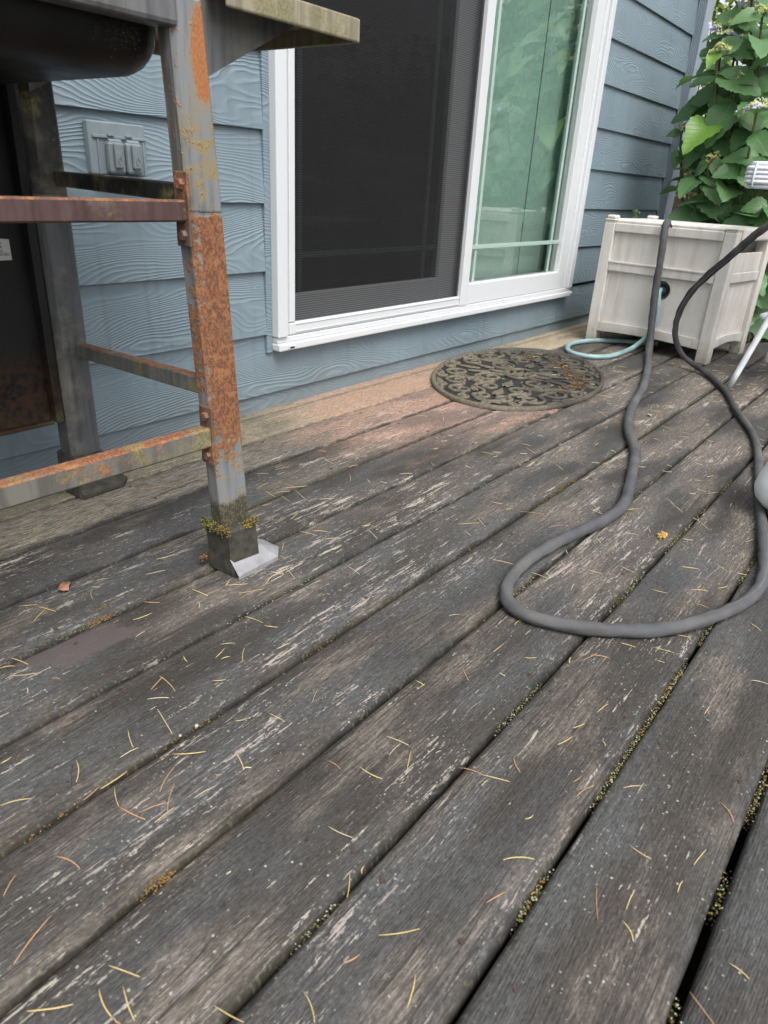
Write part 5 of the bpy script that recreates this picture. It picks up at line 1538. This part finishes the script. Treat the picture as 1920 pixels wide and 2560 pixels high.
# measured ones: x, y, angle, length, colour
NEED_FIXED = [(0.422,1.018,-0.71,0.029,'y'),
(0.436,0.987,-1.27,0.034,'y'),
(0.419,0.98,0.56,0.032,'y'),
(0.621,0.961,-0.42,0.034,'y'),
(0.544,1.006,-0.39,0.018,'s'),
(0.524,0.992,-0.97,0.016,'s'),
(0.508,0.976,1.09,0.033,'o'),
(0.631,0.851,-1.43,0.035,'y'),
(0.683,0.841,0.49,0.019,'y'),
(0.691,0.825,-0.67,0.037,'y'),
(0.692,0.792,-0.46,0.04,'y'),
(0.605,0.823,-2.15,0.02,'s'),
(0.559,0.885,-0.89,0.027,'o'),
(0.524,0.86,-0.2,0.031,'y'),
(0.494,0.822,0.22,0.018,'s'),
(0.637,0.724,-1.37,0.036,'y'),
(0.643,0.69,-1.01,0.022,'y'),
(0.766,0.803,-1.19,0.027,'y'),
(0.78,0.784,-1.94,0.039,'y'),
(0.792,0.808,-0.24,0.03,'y'),
(0.74,0.797,0.4,0.03,'y'),
(0.342,0.89,-1.25,0.032,'y'),
(0.324,0.889,-0.63,0.019,'y'),
(0.331,0.857,-0.61,0.033,'y'),
(0.355,0.816,-0.96,0.012,'o'),
(0.317,0.822,-2.03,0.011,'s'),
(0.501,0.722,-1.95,0.016,'y'),
(0.567,0.705,-0.69,0.022,'s'),
(0.544,0.695,0.31,0.026,'y'),
(0.542,0.68,-0.3,0.014,'y'),
(0.565,0.667,-2.38,0.033,'y'),
(0.62,0.638,-0.18,0.022,'y'),
(0.45,0.695,-1.67,0.041,'y'),
(0.441,0.706,0.35,0.027,'o'),
(0.423,0.678,-0.76,0.029,'s'),
(0.407,0.667,0.0,0.011,'s'),
(0.402,0.635,-1.86,0.056,'s'),
(0.502,0.647,-0.79,0.018,'y'),
(0.355,0.641,-1.99,0.032,'y'),
(0.341,0.622,-0.08,0.024,'s'),
(0.283,0.642,-2.11,0.035,'y'),
(0.239,0.719,0.0,0.014,'y'),
(0.388,0.567,-0.79,0.04,'y'),
(0.469,0.564,-0.49,0.017,'y'),
(0.42,0.51,-1.95,0.032,'y'),
(0.419,0.495,-0.88,0.008,'y'),
(0.503,0.532,-1.5,0.029,'y'),
(0.567,0.524,0.5,0.027,'o'),
(0.345,0.552,0.48,0.039,'o'),
(0.388,0.513,-1.01,0.009,'o'),
(0.304,0.597,0.03,0.035,'y'),
(0.277,0.599,0.21,0.024,'o'),
(0.292,0.573,-1.99,0.03,'y'),
(0.29,0.54,-1.32,0.036,'o'),
(0.31,0.529,-0.38,0.032,'o'),
(0.331,0.526,0.75,0.042,'o'),
(0.312,0.512,0.04,0.027,'y'),
(0.361,0.504,-0.15,0.027,'s'),
(0.216,0.65,-0.59,0.032,'y'),
(0.49,0.419,-1.62,0.021,'o'),
(0.422,0.349,-1.33,0.03,'s'),
(0.868,0.708,-1.75,0.035,'s'),
(0.212,0.536,-1.32,0.032,'o'),
(0.162,0.556,0.64,0.024,'o'),
(0.149,0.486,0.36,0.048,'o'),
(0.186,0.396,-1.17,0.034,'y'),
(0.128,0.418,-0.75,0.037,'y'),
(0.16,0.387,-1.78,0.029,'y'),
(0.172,0.371,-1.89,0.032,'y'),
(0.221,0.299,-1.33,0.03,'y'),
(0.269,0.251,-2.03,0.029,'y'),
(0.379,0.3,0.6,0.027,'y'),
(0.31,0.403,-0.2,0.005,'y'),
(0.324,0.249,-0.41,0.017,'o'),
(0.158,0.367,-1.57,0.01,'o'),
(0.51,0.377,-1.48,0.032,'y'),
(0.575,0.386,-1.32,0.032,'s'),
(0.56,0.379,0.04,0.025,'s'),
(0.558,0.355,0.48,0.028,'y'),
(0.593,0.335,-0.22,0.009,'y'),
(0.593,0.286,-1.3,0.03,'o'),
(0.603,0.258,-1.2,0.035,'y'),
(0.588,0.264,-0.07,0.014,'y'),
(0.641,0.249,-2.33,0.026,'o'),
(0.669,0.18,-0.23,0.017,'o'),
(0.657,0.165,-0.33,0.031,'o'),
(0.759,0.218,-0.42,0.022,'y'),
(0.72,0.22,-0.32,0.028,'y'),
(0.815,0.208,-0.15,0.026,'y'),
(0.578,0.199,-0.39,0.013,'y'),
(0.702,0.124,-0.64,0.025,'y'),
(0.911,0.093,-0.04,0.024,'y'),
(1.031,0.05,-1.22,0.023,'s'),
(0.52,0.181,-0.83,0.034,'y'),
(0.616,0.083,-1.65,0.025,'y'),
(0.653,0.03,-0.17,0.029,'y'),
(0.602,0.036,0.06,0.018,'y'),
(0.465,0.178,-0.39,0.024,'o'),
(0.527,0.096,-2.73,0.037,'o'),
(0.553,0.071,0.07,0.029,'y'),
(0.518,0.061,-2.26,0.022,'y'),
(0.373,0.231,-0.71,0.04,'y'),
(0.337,0.19,0.36,0.031,'y'),
(0.548,-0.035,-1.73,0.019,'y'),
(0.491,-0.017,-2.11,0.029,'o'),
(0.739,0.024,-2.36,0.031,'o'),
(0.75,0.179,-2.36,0.007,'y'),
(0.688,0.431,-1.57,0.016,'y'),
(0.402,0.3,0.42,0.01,'y'),
(1.325,0.673,-1.37,0.031,'y'),
(1.333,0.587,-1.08,0.051,'o'),
(1.315,0.631,-0.46,0.018,'y'),
(1.187,0.659,-0.65,0.048,'y'),
(1.215,0.647,-2.17,0.03,'s'),
(1.147,0.637,-2.09,0.026,'y'),
(1.597,0.856,-1.31,0.035,'y'),
(1.737,0.81,-1.37,0.03,'y'),
(1.704,0.78,-2.12,0.046,'y'),
(1.644,0.665,-2.16,0.04,'y'),
(1.761,0.718,-0.02,0.046,'y'),
(1.47,0.495,-2.29,0.055,'s'),
(1.444,0.478,-1.66,0.033,'y'),
(1.518,0.424,-0.59,0.029,'y'),
(1.465,0.418,-2.6,0.052,'o'),
(1.389,0.379,-1.14,0.026,'y'),
(1.615,0.361,-2.37,0.076,'s'),
(1.76,0.311,-0.5,0.033,'s'),
(1.575,0.292,-2.79,0.047,'y'),
(1.546,0.27,-2.45,0.039,'y'),
(1.54,0.177,-0.43,0.029,'s'),
(1.09,0.52,-1.21,0.04,'y'),
(1.091,0.447,-1.61,0.028,'y'),
(1.103,0.432,-2.23,0.023,'y'),
(1.179,0.373,-1.4,0.029,'y'),
(1.232,0.331,-1.79,0.033,'y'),
(1.095,0.379,0.19,0.026,'y'),
(1.191,0.306,0.23,0.027,'y'),
(1.325,0.238,-1.06,0.031,'y'),
(1.37,0.191,-2.06,0.032,'y'),
(1.193,0.254,-1.34,0.027,'y'),
(1.248,0.198,-1.02,0.027,'y'),
(1.291,0.169,-0.54,0.023,'y'),
(1.196,0.179,-1.48,0.022,'o'),
(1.076,0.175,-1.21,0.022,'y'),
(1.014,0.188,-1.28,0.031,'y'),
(0.988,0.236,-1.32,0.024,'y'),
(0.915,0.27,-0.35,0.035,'o'),
(0.927,0.258,-1.03,0.029,'o'),
(0.837,0.388,-0.09,0.023,'y'),
(0.851,0.339,-0.86,0.02,'y'),
(0.786,0.351,-1.68,0.009,'o'),
(0.749,0.392,-2.28,0.028,'o'),
(0.869,0.49,-0.49,0.019,'y'),
(0.923,0.399,-0.05,0.019,'y'),
(1.191,0.09,-2.09,0.024,'y'),
(0.98,0.181,-1.33,0.012,'s'),
(1.456,0.171,-2.87,0.026,'y'),
(0.887,0.289,0.29,0.018,'y'),
(1.357,0.432,0.05,0.037,'o'),
(1.165,0.432,-2.32,0.019,'y'),
(1.308,0.515,-0.53,0.036,'o'),
(2.052,0.486,-1.75,0.034,'s'),
(1.63,0.513,-2.53,0.028,'s'),
(1.127,1.159,-0.12,0.042,'y'),
(1.07,1.168,-0.51,0.026,'y'),
(1.019,1.114,0.18,0.044,'y'),
(1.0,1.067,-1.72,0.034,'y'),
(1.028,1.054,-0.46,0.031,'y'),
(1.006,1.026,-1.82,0.036,'y'),
(1.043,1.016,-1.93,0.051,'y'),
(1.071,1.054,-0.54,0.052,'y'),
(1.066,1.074,-1.5,0.027,'o'),
(0.954,1.03,-0.31,0.023,'y'),
(0.954,0.948,0.28,0.029,'y'),
(0.954,0.935,-0.04,0.023,'s'),
(1.067,0.962,-0.71,0.029,'s'),
(1.286,1.175,-1.37,0.03,'y'),
(1.246,1.117,-1.79,0.045,'s'),
(1.262,1.046,-0.23,0.027,'y'),
(1.2,1.004,-2.37,0.042,'y'),
(1.342,1.414,-1.28,0.028,'o'),
(1.487,1.274,-0.97,0.035,'s'),
(1.464,1.266,-0.32,0.025,'s'),
(0.917,0.871,-1.34,0.04,'y'),
(0.941,0.861,-0.98,0.032,'y'),
(0.931,0.825,-0.63,0.037,'y'),
(1.005,0.776,-2.02,0.046,'s'),
(1.026,0.81,-0.54,0.017,'y'),
(0.843,0.869,0.72,0.032,'y'),
(0.813,0.839,-1.57,0.019,'o'),
(0.837,1.277,-0.55,0.065,'o'),
(0.794,1.351,-0.59,0.029,'o'),
(0.611,1.254,0.28,0.032,'o'),
(0.605,1.341,-1.3,0.026,'s'),
(0.667,0.995,-0.33,0.034,'y'),
(2.425,0.857,-1.16,0.06,'y'),
(2.375,0.833,-1.65,0.039,'y'),
(2.204,0.781,-2.14,0.069,'y'),
(2.216,0.781,-0.92,0.038,'o'),
(2.377,0.664,-1.11,0.047,'y'),
(2.214,0.571,-1.86,0.035,'y'),
(2.164,0.502,-0.87,0.033,'y'),
(2.204,0.665,-0.43,0.036,'s'),
(2.165,0.655,-2.31,0.034,'s'),
(2.205,0.509,-1.61,0.028,'s'),
(2.476,0.649,-1.21,0.031,'y'),
(2.671,0.682,-2.4,0.069,'y'),
(3.114,0.818,-1.9,0.043,'o'),
(3.142,0.827,-1.25,0.019,'o'),
(2.837,0.643,-0.42,0.084,'o'),
(2.857,0.641,-1.27,0.03,'o'),
(2.737,0.572,-1.09,0.028,'y'),
(2.646,0.502,-1.94,0.025,'o'),
(2.212,0.337,-2.1,0.036,'y'),
(3.026,0.501,-1.35,0.041,'o'),
(2.748,0.469,-1.14,0.043,'o'),
(2.774,0.487,-1.26,0.029,'o'),
(2.865,0.45,-1.44,0.039,'o'),
(2.361,0.392,-1.74,0.03,'y'),
(1.955,0.487,-1.86,0.021,'y'),
(1.81,0.506,-0.9,0.019,'y'),
(1.629,0.373,-2.21,0.034,'s'),
(1.598,0.342,-2.45,0.031,'s'),
(2.933,0.983,-1.13,0.038,'y'),
(2.839,0.956,-1.51,0.031,'y'),
(3.197,1.039,-2.62,0.073,'s'),
(3.367,0.661,-1.5,0.029,'o'),
(3.322,0.712,-1.89,0.022,'o'),
(2.662,0.768,-1.73,0.037,'o'),
(2.643,0.861,-1.78,0.038,'y'),
(3.011,0.75,-1.96,0.042,'y'),
(2.847,0.791,-2.6,0.047,'s')]
nr_ = random.Random(77)
def on_things(x, y):
    if (x - 0.75) ** 2 + (y - 0.888) ** 2 < 0.075 ** 2: return True
    if (x - 0.75) ** 2 + (y - 1.372) ** 2 < 0.075 ** 2: return True
    if 3.28 < x < 3.8 and 0.72 < y < 1.36: return True
    for a in A[9:46]:
        if (x - a[0]) ** 2 + (y - a[1]) ** 2 < 0.03 ** 2: return True
    return False
for q in NEED_FIXED: NEED.append(q)
def scatter(n, x0, x1, y0, y1, lo, hi, cols):
    k = 0
    while k < n:
        x, y = nr_.uniform(x0, x1), nr_.uniform(y0, y1)
        k += 1
        if on_things(x, y): continue
        NEED.append((x, y, nr_.gauss(0.1, 0.9), nr_.uniform(lo, hi), nr_.choice(cols)))
scatter(36, 2.2, 3.3, 0.30, 0.95, 0.024, 0.040, 'ysoos')
scatter(26, 3.0, 3.9, 0.3, 0.75, 0.024, 0.036, 'soo')
scatter(16, 2.0, 2.85, 1.0, 1.42, 0.024, 0.040, 'ysy')
scatter(8, 1.0, 3.1, 1.36, 1.53, 0.022, 0.034, 'so')
scatter(12, 1.3, 2.4, 0.75, 1.34, 0.022, 0.036, 'ysso')
def cam_size(q):
    return q[3] / (Vector((q[0], q[1], 0)) - Vector((0, 0, 0.65))).length
NEED.sort(key=cam_size, reverse=True)
for i, (x, y, a, L, c) in enumerate(NEED[:290]):
    me = nr_.choice(NM[c])
    o = link('needle', me)
    z = 0.0016
    zn = zone(x, y)
    if zn.startswith('caught'): z = 0.0145
    o.location = (x, y, z)
    s = L / 1.0
    th = 0.040 / max(L, 0.012)
    w_ = 0.023 * nr_.uniform(0.8, 1.25)
    o.scale = (s, s if me.name.startswith('bent') else w_ * 1.0, w_)
    o.rotation_euler = (nr_.uniform(-.08, .08), nr_.uniform(-.05, .05), a)
    sz = 'short ' if L < 0.022 else 'long ' if L > 0.037 else ''
    aa = abs(((a + math.pi / 2) % math.pi) - math.pi / 2)
    way = ' along grain' if aa < 0.35 else ' across grain' if aa > 1.2 else ' aslant'
    shp = 'curved ' if NM[c].index(me) in (1, 2, 3) else 'straight '
    lab = sz + shp + CN[c] + ' needle' + way + ' ' + zn
    tag(o, lab, 'needle', lab.replace(' needle ', ' needles '))
# the rest: one object
V, F = [], []
rest = NEED[290:] + [(nr_.uniform(1.2, 3.3), nr_.uniform(0.0, 1.3), nr_.uniform(-1.5, 1.5), nr_.uniform(0.012, 0.024), 's') for _ in range(130)]
for (x, y, a, L, c) in rest:
    if on_things(x, y): continue
    z = 0.0014 if not zone(x, y).startswith('caught') else 0.0140
    d = Vector((math.cos(a), math.sin(a), 0))
    p = Vector((x, y, z))
    bend = Vector((-d.y, d.x, 0)) * nr_.uniform(-.12, .12) * L
    v, f, u = tube_data([p - d * L / 2, p + bend, p + d * L / 2], 0.0006, 4)
    b = len(V)
    V += v
    F += [tuple(b + i for i in q) for q in f]
sn = from_py('needle_scatter', V, F, M['needle_s'])
tag(sn, kind='stuff')

# ---- single finds
def leaf_litter(name, loc, size, rz, mat, label, cat):
    V, F = [], []
    n = 9
    V.append((0, 0, 0.004))
    for i in range(n):
        a = 2 * math.pi * i / n
        rr = size * (0.8 + 0.25 * math.sin(a * 2 + 1) + 0.15 * math.cos(a * 3))
        V.append((rr * math.cos(a), rr * math.sin(a) * 0.85, 0.0025 + 0.004 * abs(math.sin(a * 1.5))))
    F = [(0, i + 1, (i + 1) % n + 1) for i in range(n)]
    o = from_py(name, V, F, mat, None, True)
    md = o.modifiers.new('thick', 'SOLIDIFY'); md.thickness = 0.0008
    o.location = loc
    o.rotation_euler = (0, 0, rz)
    tag(o, label, cat)
leaf_litter('dry_leaf', (0.487, 1.025, 0.0015), 0.017, 0.6, M['dry_leaf'], 'curled pinkish brown dry leaf on the boards left of the grill leg', 'leaf')
leaf_litter('leaf_scrap', (2.30, 0.655, 0.0015), 0.011, 0.2, M['moss_p'], 'pale green leaf scrap beside the grey hose bend', 'leaf')
bm = bmesh.new()
for i in range(60):
    a, r = mg.uniform(0, 6.28), mg.random() ** .5
    bmesh.ops.create_icosphere(bm, subdivisions=1, radius=mg.uniform(.0015, .003), matrix=Matrix.Translation((r * .017 * math.cos(a), r * .008 * math.sin(a), mg.uniform(.001, .007))))
o = from_bm('flower_tuft', bm, M['tuft'])
o.location = (1.427, 0.326, 0.0)
tag(o, 'ochre dried flower tuft lying inside the grey hose loop', 'flower')
for (x, y, r_, lab) in ((0.424, 0.5985, 0.0026, 'tiny white bead at a board gap left of centre'), (0.3995, 0.600, 0.0019, 'smaller off white bead beside the white bead in the board gap')):
    bm = bmesh.new()
    bmesh.ops.create_icosphere(bm, subdivisions=2, radius=r_)
    o = from_bm('bead', bm, M['shell'], None, True)
    o.location = (x, y, r_ * 0.35)
    tag(o, lab, 'bead')
for i, (x, y, a, L, lab) in enumerate(((0.275, 0.640, 0.95, 0.034, 'thin dark twig on the near boards at the left edge'), (0.80, 0.175, -0.55, 0.05, 'thin dark twig on the near boards below the hose loop'))):
    d = Vector((math.cos(a), math.sin(a), 0)) * L / 2
    o = tube('twig', [-d, Vector((0.001, 0.001, 0)), d], 0.0007, M['twig'], None, 5)
    o.location = (x, y, 0.0018)
    tag(o, lab, 'twig')
